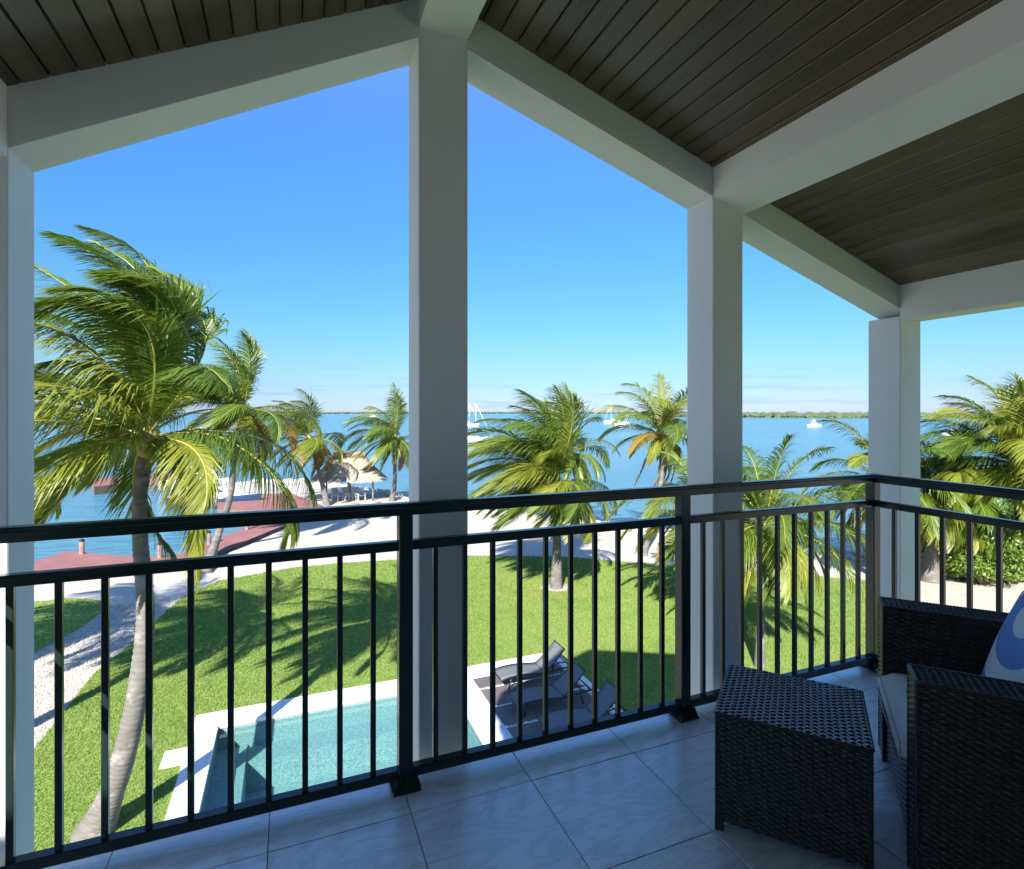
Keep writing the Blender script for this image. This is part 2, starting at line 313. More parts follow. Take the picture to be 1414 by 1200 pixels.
add_patch(M['paint'], (.60, .59, .56), .9, .55, .8, .5, (1, 1, .35), 8); add_patch(M['paint2'], (.62, .61, .57), .8, .55, .8, .45, (1, .4, 1), 8)
add_patch(M['trunk'], (.26, .245, .22), 3.0, .52, .62, .7, (1, 1, 1.5)); add_patch(M['trunk'], (.07, .06, .05), 5.0, .60, .68, .8, (1, 1, 3))
add_patch(M['wood'], (.035, .024, .015), 1.0, .5, .7, .75, (16, .5, 16), 8)
add_patch(M['dock'], (.36, .2, .18), .8, .5, .75, .5); add_patch(M['coping'], (.56, .55, .53), 1.4, .5, .75, .5)
def board_lines(m, rot, width):
    t = m.node_tree; b = t.nodes['Principled BSDF']; src = b.inputs['Base Color'].links[0].from_socket
    tcn = N(t, 'ShaderNodeTexCoord'); mpn = N(t, 'ShaderNodeMapping'); mpn.inputs['Rotation'].default_value = (0, 0, rot); t.links.new(tcn.outputs['Object'], mpn.inputs[0]); sp = N(t, 'ShaderNodeSeparateXYZ'); t.links.new(mpn.outputs[0], sp.inputs[0])
    md = N(t, 'ShaderNodeMath', operation='MODULO'); md.inputs[1].default_value = width; ad = N(t, 'ShaderNodeMath', operation='ADD'); ad.inputs[1].default_value = 500; t.links.new(sp.outputs[0], ad.inputs[0]); t.links.new(ad.outputs[0], md.inputs[0])
    lt = N(t, 'ShaderNodeMath', operation='LESS_THAN'); lt.inputs[1].default_value = .02; t.links.new(md.outputs[0], lt.inputs[0])
    mix = N(t, 'ShaderNodeMixRGB'); mix.inputs['Color2'].default_value = (.06, .03, .025, 1); t.links.new(lt.outputs[0], mix.inputs[0]); t.links.new(src, mix.inputs['Color1']); t.links.new(mix.outputs[0], b.inputs['Base Color'])
board_lines(M['dock'], R(20), .15)

# ================================================================== SETTING
POOL = (-1.47, 8.2, 3.85, 13.87)             # water edge x0 y0 x1 y1
hole = [(POOL[0]-.05, POOL[1]-.05), (POOL[2]+.05, POOL[1]-.05), (POOL[2]+.05, POOL[3]+.05), (POOL[0]-.05, POOL[3]+.05)]
px2 = lambda pts: [tuple(gp(*p)[:2]) for p in pts]
basin_near = px2([(-160, 845), (47, 799), (150, 792), (240, 784), (290, 773), (345, 752), (400, 727), (432, 712)])
basin_far = px2([(436, 699), (402, 688), (330, 692), (262, 692), (232, 684)])
shore = px2([(236, 678), (262, 674), (330, 668), (400, 665), (450, 668), (530, 680), (566, 690), (645, 704), (700, 711), (760, 719), (860, 730), (945, 740), (1020, 751), (1100, 762), (1190, 770)])
land_poly = [(-120, -60), (-120, 22)] + [(-40, 24)] + basin_near + basin_far + shore + [(33, 16.5), (52, 15), (110, 8), (110, -60)]
q_ = (POOL[0]-.4, POOL[1]-.4, POOL[2]+.4, POOL[3]+.4); sx_ = [-12000, q_[0], q_[2], 12000]; sy_ = [-300, q_[1], q_[3], 14000]
mb = MB()
for a_ in range(3):
    for b_ in range(3):
        if (a_, b_) != (1, 1): mb.add([(sx_[a_], sy_[b_], -.45), (sx_[a_+1], sy_[b_], -.45), (sx_[a_+1], sy_[b_+1], -.45), (sx_[a_], sy_[b_+1], -.45)], [(0, 1, 2, 3)])
tag(mb.build('sea', M['sea']), kind='structure')
sheet('sand_ground', land_poly, 0, M['sand'], holes=[hole], thick=1.2)
lawn_poly = [(-12, -30), (-7.5, 4)] + px2([(47, 1035), (75, 1000), (130, 930), (180, 890), (215, 858), (250, 826), (300, 803), (345, 795), (400, 785), (470, 778), (550, 773), (650, 768), (780, 769), (860, 776), (1000, 785), (1100, 793), (1200, 803)]) + [(21.4, 15.0), (20.6, 13), (20.3, 8), (20.3, -30)]
sheet('lawn', lawn_poly, .010, M['lawn'], holes=[hole])
patch_poly = px2([(-60, 850), (40, 832), (100, 826), (145, 829), (146, 843), (110, 868), (70, 890), (20, 915), (-60, 960)])
sheet('grass_patch', patch_poly, .010, M['lawn'])
path_poly = px2([(-40, 1080), (47, 1032), (75, 1000), (130, 930), (180, 890), (214, 859), (236, 838), (200, 832), (150, 838), (112, 868), (72, 892), (22, 917), (-60, 965)])
sheet('gravel_path', path_poly, .005, M['gravel'])
drive_poly = px2([(-60, 838), (120, 820), (215, 806), (300, 783), (345, 772), (400, 763), (480, 756), (560, 750), (650, 745), (780, 748), (870, 757), (1000, 768), (1100, 777), (1190, 786), (1200, 800), (1100, 792), (1000, 784), (860, 775), (780, 768), (650, 767), (550, 772), (470, 777), (400, 784), (345, 794), (300, 802), (250, 825), (214, 829), (150, 832), (60, 836)])
sheet('driveway', drive_poly, .004, M['drive'])
bp_ = gp(768, 812); sheet('bare_sand_ring', [(bp_.x + .62*math.cos(a)*(1+.15*math.sin(3*a)), bp_.y + .55*math.sin(a)*(1+.1*math.cos(2*a))) for a in [i*2*math.pi/20 for i in range(20)]], .014, M['sand'])

def inside(poly, x, y):
    P = np.array(poly); r = np.zeros(len(x), bool); j = len(P) - 1
    for i in range(len(P)):
        xi, yi = P[i]; xj, yj = P[j]
        if yi != yj:
            c = ((yi > y) != (yj > y)) & (x < (xj - xi) * (y - yi) / (yj - yi) + xi); r ^= c
        j = i
    return r
def tri_mesh(name, V, mt, per=3, kind='stuff', faces=None, parent=None):
    me = bpy.data.meshes.new(name); n = len(V)
    me.vertices.add(n); me.vertices.foreach_set('co', V.astype(np.float32).ravel())
    if faces is None: faces = np.arange(n).reshape(-1, per)
    k = faces.shape[1]; me.loops.add(faces.size); me.loops.foreach_set('vertex_index', faces.ravel().astype(np.int32))
    me.polygons.add(len(faces)); me.polygons.foreach_set('loop_start', (np.arange(len(faces)) * k).astype(np.int32)); me.polygons.foreach_set('loop_total', np.full(len(faces), k, np.int32))
    me.materials.append(mt); me.update(calc_edges=True)
    o = link_mesh(name, me, parent)
    if kind: o['kind'] = kind
    return o
rng = np.random.default_rng(4)
def grass(name, poly, n, bounds, seed, label):
    rg = np.random.default_rng(seed)
    # more blades close by, thinning with distance
    x = rg.uniform(bounds[0], bounds[1], n*4); y = rg.uniform(bounds[2], bounds[3], n*4)
    keep = rg.uniform(size=n*4) < np.clip((11.0 / np.hypot(x, y))**1.6, .08, 1)
    keep &= inside(poly, x, y) & ~((x > -2.0) & (x < 7.3) & (y > 7.7) & (y < 14.55)) & ~((x > -2.36) & (x < -1.9) & (y > 12.6) & (y < 13.25)) & ~((x - bp_.x)**2 + (y - bp_.y)**2 < .20)
    x = x[keep][:n]; y = y[keep][:n]; k = len(x)
    a = rg.uniform(0, 2*np.pi, k); dist = np.hypot(x, y); s = np.clip(dist / 12, .9, 2.2)
    wd = rg.uniform(.006, .011, k) * s; h = rg.uniform(.025, .060, k) * np.sqrt(s); ln = rg.uniform(0, .04, k); b = rg.uniform(0, 2*np.pi, k)
    V = np.zeros((k, 3, 3)); V[:, 0, 0] = x - np.cos(a)*wd; V[:, 0, 1] = y - np.sin(a)*wd; V[:, 1, 0] = x + np.cos(a)*wd; V[:, 1, 1] = y + np.sin(a)*wd
    V[:, 2, 0] = x + np.cos(b)*ln; V[:, 2, 1] = y + np.sin(b)*ln; V[:, :2, 2] = .008; V[:, 2, 2] = h
    o = tri_mesh(name, V.reshape(-1, 3), M['blade']); tag(o, label, 'grass')
grass('lawn_grass', lawn_poly, 420000, (-8, 24, 5, 29), 1, 'short bright green grass covering the lawn beside the pool')
grass('lawn_grass', patch_poly, 22000, (-16, -4, 16, 27), 2, 'small grass patch on the far side of the gravel path')
def pebbles(name, pts, smin, smax, mt, z, seed, label=None, cat=None, parent=None):
    rg = np.random.default_rng(seed); k = len(pts); base = np.array([(1,0,0),(0,1,0),(-1,0,0),(0,-1,0),(0,0,.75),(.0,0,-.5)], float)
    F = np.array([(0,1,4),(1,2,4),(2,3,4),(3,0,4)])
    s = rg.uniform(smin, smax, (k, 1, 1)); V = base[None] * s * rg.uniform(.7, 1.3, (k, 6, 1)); a = rg.uniform(0, 2*np.pi, k); c, sn = np.cos(a)[:, None], np.sin(a)[:, None]
    X = V[:, :, 0]*c - V[:, :, 1]*sn + pts[:, 0:1]; Y = V[:, :, 0]*sn + V[:, :, 1]*c + pts[:, 1:2]; Z = V[:, :, 2] + z
    W = np.stack([X, Y, Z], -1).reshape(-1, 3); faces = (F[None] + (np.arange(k) * 6)[:, None, None]).reshape(-1, 3)
    o = tri_mesh(name, W, mt, faces=faces, parent=parent)
    if label: tag(o, label, cat)
    return o
gx = rng.uniform(-16, -3, 60000); gy = rng.uniform(9, 26, 60000); kk = inside(path_poly, gx, gy)
pebbles('path_gravel', np.stack([gx[kk], gy[kk]], 1), .018, .045, M['pebble'], .008, 3, 'loose pale gravel stones covering the path beside the lawn', 'gravel')

# far mangrove shores: one long mass each, real depth, uneven tops
def shore_wood(name, pts, h, depth, seg, seed, label):
    rnd = random.Random(seed); mb = MB(); cur = smooth_curve([(*p, 0) for p in pts], 60); L = sum((cur[i+1]-cur[i]).length for i in range(60)); n = int(L / seg)
    for i in range(n):
        u = (i + rnd.random()*.8) / n * 60; k = min(int(u), 59); p = cur[k].lerp(cur[k+1], u - k)
        d = Vector((p.x, p.y, 0)).normalized()
        for row in range(3):
            hh = h * rnd.uniform(.55, 1.0) * (.75 + .125*row) * (1 + .18*mnoise.noise(Vector((u*.9, seed, row))))
            q = p + d * depth * row + Vector((rnd.uniform(-1, 1), rnd.uniform(-1, 1), 0)) * seg * .5
            r = seg * rnd.uniform(.8, 1.35)
            vs = []
            for j, (zz, rr) in enumerate(((-.6, .95), (hh*.4, 1.05), (hh*.78, .8), (hh, .3))):
                for a in range(6):
                    an = a*math.pi/3 + j*.4; f = r*rr*rnd.uniform(.8, 1.2); vs.append(q + Vector((math.cos(an)*f, math.sin(an)*f, zz)))
            fs = [(j*6+a, j*6+(a+1) % 6, j*6+6+(a+1) % 6, j*6+6+a) for j in range(3) for a in range(6)] + [tuple(range(18, 24))]
            mb.add(vs, fs)
    o = mb.build(name, M['mangrove']); tag(o, label, 'mangrove', kind='stuff')
far = lambda px, d: tuple(vp(px, 569, d)[:2])
shore_wood('mangrove_shore', [far(880, 900), far(1000, 760), far(1110, 690), far(1250, 660), far(1420, 640), far(1600, 620)], 8.0, 9, 5.0, 1, 'low green mangrove shore across the water behind the motor yacht')
shore_wood('distant_shore', [far(-300, 3000), far(150, 2600), far(450, 2300), far(560, 2500), far(700, 2800), far(860, 2400), far(960, 2100)], 9.5, 30, 16, 2, 'thin dark line of distant wooded shore on the horizon')

# riprap along the waterline
rocks = []
for i in range(7):
    rr = random.Random(40 + i); mb = MB(); mb.ball((0, 0, 0), (1, .8, .62), 9, 6)
    mb.v = [tuple(Vector(v) * (1 + .35 * mnoise.noise(Vector(v) * 1.7 + Vector((i*7, 0, 0)))) ) for v in mb.v]
    rocks.append(mb.mesh('rock', M['rock'], False))
rr = random.Random(9)
sc = smooth_curve([(*p, 0) for p in shore[1:]], 240)
for i in range(0, 240):
    p = sc[i]
    for k in range(1 if i < 70 else 1 + (rr.random() < .3)):
        o = link_mesh('shore_rock', rocks[rr.randrange(7)], None, (p.x + rr.uniform(-.5, .5), p.y + rr.uniform(-.55, .35), rr.uniform(-.12, .1)))
        s = rr.uniform(.22, .52); o.scale = (s*rr.uniform(.8, 1.4), s, s*rr.uniform(.7, 1)); o.rotation_euler = (rr.uniform(-.4, .4), rr.uniform(-.4, .4), rr.uniform(0, 6.3))
        tag(o, 'pale limestone boulder in the row along the waterline', 'rock', 'boulders lining the shore')

# ================================================================== HOUSE
Z = lambda rel: HCAM + rel
house = empty('house', (0, 0, 0), label='white house with columned gable balcony and dark plank ceiling', cat='house')
CY0, CY1 = 2.300, 2.507
colx = [(-1.058, -.851), (.507, .723), (2.068, 2.271), (3.545, 3.742)]
coltop = [.92, 1.66, 1.16, .60]
for (a, b), t in zip(colx, coltop):
    MB().box((a, CY0, 0), (b, CY1, Z(t)), bev=.004).build('column', M['paint'], house)
rb = lambda X: 1.574 - .328 * (X - .723)      # rake beam bottom, right
rc = lambda X: 1.723 - .335 * (X - .76)       # plank plane, right
lb = lambda X: .866 + .518 * (X + .851)
lc = lambda X: 1.067 + .4925 * (X + .851)
RX, LX = 4.05, -1.65                           # eaves
RIDGE = .615
mb = MB(); mb.prism([(RIDGE, CY0+.003, Z(rb(RIDGE))), (3.74, CY0+.003, Z(rb(3.74))), (3.74, CY0+.003, Z(rc(3.74)+.10)), (RIDGE, CY0+.003, Z(rc(RIDGE)+.10))], (0, .20, 0)); mb.build('rake_beam', M['paint2'], house)
mb = MB(); mb.prism([(-1.056, CY0+.003, Z(lb(-1.056))), (RIDGE-.004, CY0+.003, Z(lb(RIDGE))), (RIDGE-.004, CY0+.003, Z(lc(RIDGE)+.10)), (-1.056, CY0+.003, Z(lc(-1.056)+.10))], (0, .20, 0)); mb.build('rake_beam', M['paint2'], house)
YB = -3.0
MB().box((.5075, YB, Z(1.614)), (.7225, CY0+.001, Z(1.84)), bev=.003).build('ridge_beam', M['paint2'], house)
def purlin(x0, x1, z0, z1, zt, name='purlin'):
    MB().prism([(x0, YB, Z(z0)), (x1, YB, Z(z1)), (x1, YB, Z(zt)), (x0, YB, Z(zt))], (0, CY0 + .001 - YB, 0)).build(name, M['paint2'], house)
purlin(2.070, 2.269, 1.131, 1.062, 1.34)
purlin(-1.055, -.853, .735, .838, 1.12)
purlin(3.5465, 3.7405, .578, .578, .86, 'eave_beam')
# plank ceiling
ceil_o = MB()
TT = .05
for fn, xa, xb in ((rc, RIDGE, RX), (lc, RIDGE, LX)):
    ceil_o.prism([(xa, YB, Z(fn(xa)+.016)), (xb, YB, Z(fn(xb)+.016)), (xb, YB, Z(fn(xb)+.06)), (xa, YB, Z(fn(xa)+.06))], (0, 2.56 - YB, 0))
ceil_o = ceil_o.build('ceiling', M['gap'], house)
PW = .088
def plank_mesh():
    mb = MB(); h = PW/2 - .0022; y0, y1 = YB, CY0 - .0; e = .004
    P = [(-h, .014), (-h, e), (-h+e, 0), (h-e, 0), (h, e), (h, .014)]
    mb.prism([(x, y0, z) for x, z in P], (0, y1 - y0 + .002, 0)); return mb.mesh('plank', M['wood'])
pm = plank_mesh()
for fn, sgn, x0, x1 in ((rc, 1, RIDGE + .09, RX), (lc, -1, RIDGE - .09, LX)):
    slope = math.atan((fn(1) - fn(0))); dx = PW * math.cos(slope); x = x0 + dx/2 * sgn; i = 0
    while (x < x1) if sgn > 0 else (x > x1):
        o = link_mesh('plank', pm, ceil_o, (x, 0, Z(fn(x)) + random.Random(i).uniform(0, .0015))); o.rotation_euler = (0, -slope, 0); x += dx * sgn; i += 1
# roof above
roof = MB()
for fn, xa, xb in ((rc, RIDGE, RX), (lc, RIDGE, LX)):
    a, b = (xa, Z(fn(xa)+.07)), (xb, Z(fn(xb)+.07))
    roof.prism([(a[0], -9, a[1]), (b[0], -9, b[1]), (b[0], -9, b[1]+.28), (a[0], -9, a[1]+.34)], (0, 9 + 2.66, 0))
for fn, xa, xb in ((rc, RIDGE, RX + .1), (lc, RIDGE, LX - .1)):  # unseen upper layer, added to throw the house shadow farther over the deck
    a, b = (xa, Z(fn(xa)+.41)), (xb, Z(fn(xb)+.36))
    roof.prism([(a[0], -9.2, a[1]), (b[0], -9.2, b[1]), (b[0], -9.2, b[1]+.70), (a[0], -9.2, a[1]+.70)], (0, 9.2 + 3.0, 0))
roof.build('roof', M['roof'], house)
# body behind and below
wall = MB(); wall.box((LX+.35, -9, 0), (RX-.25, YB, Z(rc(RX-.25)-.02)))
wall = wall.build('wall', M['paint'], house)
MB().box((-6.5, -9, 0), (LX+.349, -1.30, Z(1.78))).build('sun_block_wing', M['paint'], house)  # unseen wing, added to block the low sun from the balcony floor
g = MB(); g.prism([(LX+.36, YB-.2, Z(.4)), (RX-.26, YB-.2, Z(.4)), (RX-.26, YB-.2, Z(rc(RX-.26)+.02)), (RIDGE, YB-.2, Z(rc(RIDGE)+.02)), (LX+.36, YB-.2, Z(lc(LX+.36)+.02))], (0, .197, 0)); g.build('gable_wall', M['paint'], house)
d = MB(); d.box((-.6, YB-.02, FLOOR+.02), (1.9, YB+.03, FLOOR+2.15)); d = d.build('sliding_door', M['paint2'], house)
for k in range(3):
    MB().box((-.54 + k*.82, YB+.031, FLOOR+.09), (.20 + k*.82, YB+.036, FLOOR+2.07)).build('glass_pane', M['glass'], d)
# balcony floor
BX0, BX1, BY1 = -1.02, 3.12, 2.205
slab = MB(); slab.box((BX0, YB, FLOOR-.28), (BX1, BY1, FLOOR-.012)); slab = slab.build('balcony_floor', M['grout'], house)
fas = MB(); fas.box((BX0-.02, BY1, FLOOR-.30), (BX1+.02, BY1+.025, FLOOR-.004)); fas.build('fascia', M['paint2'], house)
xs = [BX0, -.998+.002] ; ts = .4685; x = .407 - 3*ts; XS = []; 
while x < BX1: XS.append(x); x += ts
y = 1.965 + ts; YS = []
while y > YB - ts: YS.append(y); y -= ts
for xa in XS:
    for ya in YS:
        a0, a1 = max(xa, BX0), min(xa + ts, BX1); b0, b1 = max(ya - ts, YB), min(ya, BY1)
        if a1 - a0 < .03 or b1 - b0 < .03: continue
        g_ = .0016
        m_ = MB(); m_.box((-(a1-a0)/2+g_, -(b1-b0)/2+g_, -.014), ((a1-a0)/2-g_, (b1-b0)/2-g_, 0), bev=.0012)
        o = m_.build('floor_tile', M['marble'], slab, loc=((a0+a1)/2, (b0+b1)/2, FLOOR + random.Random(int(xa*99+ya*7)).uniform(-.0005, .0005)))
        
# ================================================================== RAILING
railing = empty('balcony_railing', (0, 0, FLOOR), label='black metal balcony railing with square balusters around the terrace', cat='railing')
RY, RXR, RXL = 2.12, 3.036, -.897
posts = [(RXL, RY), (.414, RY), (1.725, RY), (RXR, RY), (RXR, .81), (RXR, -.5), (RXR, -1.81), (RXL, .81), (RXL, -.5)]
def shoe_mesh():
    mb = MB(); a, b, h = .052, .030, .052
    vs = [(-a,-a,0),(a,-a,0),(a,a,0),(-a,a,0),(-a,-a,.008),(a,-a,.008),(a,a,.008),(-a,a,.008),(-b,-b,h),(b,-b,h),(b,b,h),(-b,b,h)]
    fs = [(0,3,2,1)] + [(i, (i+1)%4, 4+(i+1)%4, 4+i) for i in range(4)] + [(4+i, 4+(i+1)%4, 8+(i+1)%4, 8+i) for i in range(4)] + [(8,9,10,11)]
    mb.add(vs, fs)
    for k in range(-3, 4):                   # cast ribs on the sloping sides
        for sx, sy in ((1, 0), (-1, 0), (0, 1), (0, -1)):
            t = k * .0125; q = lambda r, z, o: (sx*r + (t+o)*abs(sy), sy*r + (t+o)*abs(sx), z)
            mb.add([q(a*.99, .008, -.0022), q(a*.99, .008, .0022), q(b+.004, h, .0022), q(b+.004, h, -.0022), q(a+.004, .010, 0), q(b+.009, h, 0)], [(0,1,4),(3,5,2),(0,4,5,3),(4,1,2,5)])
    return mb.mesh('post_shoe', M['rail'])
sm = shoe_mesh()
pmesh = MB().box((-.0265, -.0265, .0), (.0265, .0265, 1.045), bev=.003).mesh('post', M['rail'])
bmesh_ = MB().box((-.0098, -.0098, .060), (.0098, .0098, .915), bev=.0015).mesh('baluster', M['rail'])
for p in posts:
    o = link_mesh('post', pmesh, railing, (p[0], p[1], 0)); s = link_mesh('post_shoe', sm, o, (0, 0, 0))
def railbar(name, A, B, prof):               # profile of (offset across, z)
    A = Vector((*A, 0)); B = Vector((*B, 0)); t = (B - A).normalized(); nrm = Vector((-t.y, t.x, 0))
    mb = MB(); mb.prism([A + nrm * o + Vector((0, 0, z)) for o, z in prof], B - A); return mb.build(name, M['rail'], railing)
topp = [(-.031, 1.040), (.031, 1.040), (.031, 1.068), (.024, 1.072), (.024, 1.079), (.018, 1.084), (-.018, 1.084), (-.024, 1.079), (-.024, 1.072), (-.031, 1.068)]
midp = [(-.019, .905), (.019, .905), (.019, .936), (.015, .940), (-.015, .940), (-.019, .936)]
botp = [(-.021, .040), (.021, .040), (.021, .070), (.017, .074), (-.017, .074), (-.021, .070)]
railbar('top_rail', (RXL-.031, RY), (RXR+.031, RY), topp)
railbar('top_rail', (RXR, RY-.0315), (RXR, YB), topp)
railbar('top_rail', (RXL, RY-.0315), (RXL, YB), topp)
lines = [((RXL, RY), (RXR, RY), [RXL, .414, 1.725, RXR], 0), ((RXR, RY), (RXR, YB), [RY, .81, -.5, -1.81, YB], 1), ((RXL, RY), (RXL, YB), [RY, .81, -.5, -1.81, YB], 1)]
for A, B, st, ax in lines:
    for i in range(len(st) - 1):
        a, b = st[i], st[i+1]; s = 1 if b > a else -1
        P = lambda u: (u, RY) if ax == 0 else (A[0], u)
        railbar('mid_rail', P(a + s*.0268), P(b - s*.0268), midp); railbar('bottom_rail', P(a + s*.0268), P(b - s*.0268), botp)
        nb = 10 if abs(b-a) > 1 else 5
        for k in range(1, nb + 1):
            q = P(a + (b - a) * k / (nb + 1)); link_mesh('baluster', bmesh_, railing, (q[0], q[1], 0))

# ================================================================== WICKER
def weave(mb, o, U, V, Nn, wu, wv, su=.019, sv=.0088, amp=.0019, phase=0):
    o, U, V, Nn = Vector(o), Vector(U), Vector(V), Vector(Nn); rows = max(2, round(wv / sv)); sv = wv / rows; n = max(2, round(wu / su)); su = wu / n
    flip = U.cross(V).dot(Nn) < 0
    for r in range(rows):
        v = (r + .5) * sv; vs = []; fs = []; ns = n * 4
        for i in range(ns + 1):
            u = i / 4 * su; h = amp * math.sin(math.pi * (u / su + r + phase))
            c = o + U * u + V * v + Nn * (h + amp)
            jit = Nn * (.0006 * math.sin(r*12.9 + i*.7)); c = c + jit; vs += [c - V * sv * .52 - Nn * .0016, c + Nn * .0010, c + V * sv * .52 - Nn * .0016]
        for i in range(ns):
            for k in (0, 1):
                q = (i*3+k, i*3+3+k, i*3+4+k, i*3+1+k); fs.append(tuple(reversed(q)) if flip else q)
        mb.add(vs, fs)
def slab_panel(mb, o, U, V, Nn, wu, wv, mi=1):
    o, U, V, Nn = Vector(o), Vector(U), Vector(V), Vector(Nn)
    q = [o - Nn*.001, o + U*wu - Nn*.001, o + U*wu + V*wv - Nn*.001, o + V*wv - Nn*.001]; mb.add(q, [(0,1,2,3)], mi)
WM = [M['wicker'], M['wickerback']]
def wicker_panel(name, parent, o, U, V, Nn, wu, wv, **k):
    mb = MB(); weave(mb, o, U, V, Nn, wu, wv, **k); slab_panel(mb, o, U, V, Nn, wu, wv)
    ob = mb.build(name, WM, parent, smooth=True); ob['kind'] = 'stuff'; return ob
# footstool / side table
tb = empty('wicker_side_table', (1.657, 1.454, FLOOR), math.atan2(-.766, .643), 'low square dark wicker side table in front of the armchair', 'side table')
A_, B_, H_ = .455, .405, .408
fx = Vector((1, 0, 0)); fy = Vector((0, 1, 0)); fz = Vector((0, 0, 1))
wicker_panel('table_top', tb, (-A_/2, -B_/2, H_-.006), fx, fy, fz, A_, B_, su=.0205, sv=.0115, amp=.0034).data.materials[0] = M['wickertop']
wicker_panel('side_panel', tb, (-A_/2+.004, -B_/2+.004, .035), fx, fz, -fy, A_-.008, H_-.045)
wicker_panel('side_panel', tb, (A_/2-.004, -B_/2+.004, .035), fy, fz, fx, B_-.008, H_-.045)
wicker_panel('side_panel', tb, (-A_/2+.004, B_/2-.004, .035), fx, fz, fy, A_-.008, H_-.045)
wicker_panel('side_panel', tb, (-A_/2+.004, -B_/2+.004, .035), fy, fz, -fx, B_-.008, H_-.045)
def wrap(pts, r=.0055):                       # bound edge of twisted strand
    mb = MB(); pts = [Vector(p) for p in pts]
    for a, b in zip(pts, pts[1:]):
        n = max(2, int((b - a).length / .011)); mb.tube([a.lerp(b, i/(n*2)) for i in range(n*2 + 1)], [r * (1.12 if i % 2 else .82) for i in range(n*2 + 1)], 7)
    return mb
c4 = [(-A_/2, -B_/2, H_-.008), (A_/2, -B_/2, H_-.008), (A_/2, B_/2, H_-.008), (-A_/2, B_/2, H_-.008), (-A_/2, -B_/2, H_-.008)]
wrap(c4).build('edge_binding', M['wicker'], tb, True)
for sx in (-1, 1):
    for sy in (-1, 1):
        x0, y0 = sx*(A_/2-.012), sy*(B_/2-.012)
        leg = wrap([(x0 + sx*.008, y0 + sy*.008, .012), (x0 + sx*.008, y0 + sy*.008, H_-.01)], .006); leg.box((x0-.014, y0-.014, .0), (x0+.014, y0+.014, .05), bev=.003); leg.build('leg', M['wicker'], tb)
# armchair
ch = empty('wicker_armchair', (1.679, 1.043, FLOOR), math.atan2(.651, .759), 'dark wicker armchair with white seat cushion in the corner of the balcony', 'armchair')
# local: x across (near arm to far arm), -y towards the back
CW, CD, AH, AT = .825, .80, .65, .125
def wbox(name, a, b, parent, bind=True, faces='xXyYZ'):
    (x0, y0, z0), (x1, y1, z1) = a, b; mb = MB()
    P = {'x': ((x0, y0, z0), fy, fz, -fx, y1-y0, z1-z0), 'X': ((x1, y0, z0), fy, fz, fx, y1-y0, z1-z0), 'y': ((x0, y0, z0), fx, fz, -fy, x1-x0, z1-z0), 'Y': ((x0, y1, z0), fx, fz, fy, x1-x0, z1-z0), 'Z': ((x0, y0, z1), fx, fy, fz, x1-x0, y1-y0)}
    for f in faces:
        q = P[f]
        if f == 'Z' and (y1-y0) > (x1-x0): q = (q[0], fy, fx, fz, y1-y0, x1-x0)
        weave(mb, *q[:4], q[4], q[5], su=.020, sv=.0092); slab_panel(mb, *q)
    o = mb.build(name, WM, parent, smooth=True); o['kind'] = 'stuff'
    if bind:
        w_ = wrap([(x0, y1, z1), (x1, y1, z1), (x1, y0, z1), (x0, y0, z1), (x0, y1, z1)], .006)
        for xx in (x0, x1): 
            q_ = wrap([(xx, y1, z0), (xx, y1, z1)], .006); w_.add(q_.v, q_.f)
        w_.build('edge_binding', M['wicker'], o, True)
    return o
wbox('arm', (0, -CD, .03), (AT, 0, AH), ch); wbox('arm', (CW-AT, -CD, .03), (CW, 0, AH), ch)
wbox('backrest', (AT+.004, -CD, .20), (CW-AT-.004, -CD+.10, .80), ch)
wbox('seat_base', (AT+.006, -CD+.11, .06), (CW-AT-.006, -.012, .30), ch, bind=False)
for xx in (.03, CW-.03):
    for yy in (-.03, -CD+.03): MB().box((xx-.02, yy-.02, 0), (xx+.02, yy+.02, .05), bev=.004).build('leg', M['blackmetal'], ch)
def cushion(name, sx, sy, sz, mt, parent, loc, rot=(0, 0, 0), n=14, power=.35, pinch=.0):
    mb = MB(); vs = []; fs = []
    for side in (1, -1):
        for i in range(n + 1):
            for j in range(n + 1):
                u, v = i/n*2-1, j/n*2-1
                e = max(0, (1 - u**8)) ** power * max(0, (1 - v**8)) ** power if pinch == 0 else max(0, (1 - u*u)) ** .5 * max(0, (1 - v*v)) ** .5
                k = 1 - pinch * (1 - (1 - u*u) * .0) * 0
                px_ = u * sx/2 * (1 - pinch * (1 - abs(v)**2) * abs(u)**3); py_ = v * sy/2 * (1 - pinch * (1 - abs(u)**2) * abs(v)**3)
                vs.append((px_, py_, side * sz/2 * e + .004*mnoise.noise(Vector((u*2, v*2, side)))))
    m1 = (n + 1)**2
    for s in (0, 1):
        for i in range(n):
            for j in range(n):
                a = s*m1 + i*(n+1) + j; q = (a, a+n+1, a+n+2, a+1); fs.append(q if s == 0 else tuple(reversed(q)))
    mb.add(vs, fs); o = mb.build(name, mt, parent, True, loc); o.rotation_euler = rot; return o
SW = CW - 2*AT
seat = cushion('seat_cushion', SW-.008, CD-.10, .115, M['cushion'], ch, (CW/2, -(CD-.10)/2+.026, .362))
b = MB(); xw = SW/2-.012; yw = (CD-.10)/2-.004
for zz in (.040, -.040): b.tube([(-xw, yw, zz), (xw, yw, zz)], .0022, 6)
b.tube([(-xw, yw, -.04), (-xw, yw, .04)], .0022, 6); b.build('cushion_piping', M['piping'], seat, True)
cR = ch.matrix_basis.copy() if False else Matrix.Translation(ch.location) @ Matrix.Rotation(math.atan2(.651, .759), 4, 'Z')
pil = cushion('throw_pillow', .46, .46, .15, M['pillow'], None, (0, 0, 0), n=22, pinch=.10)
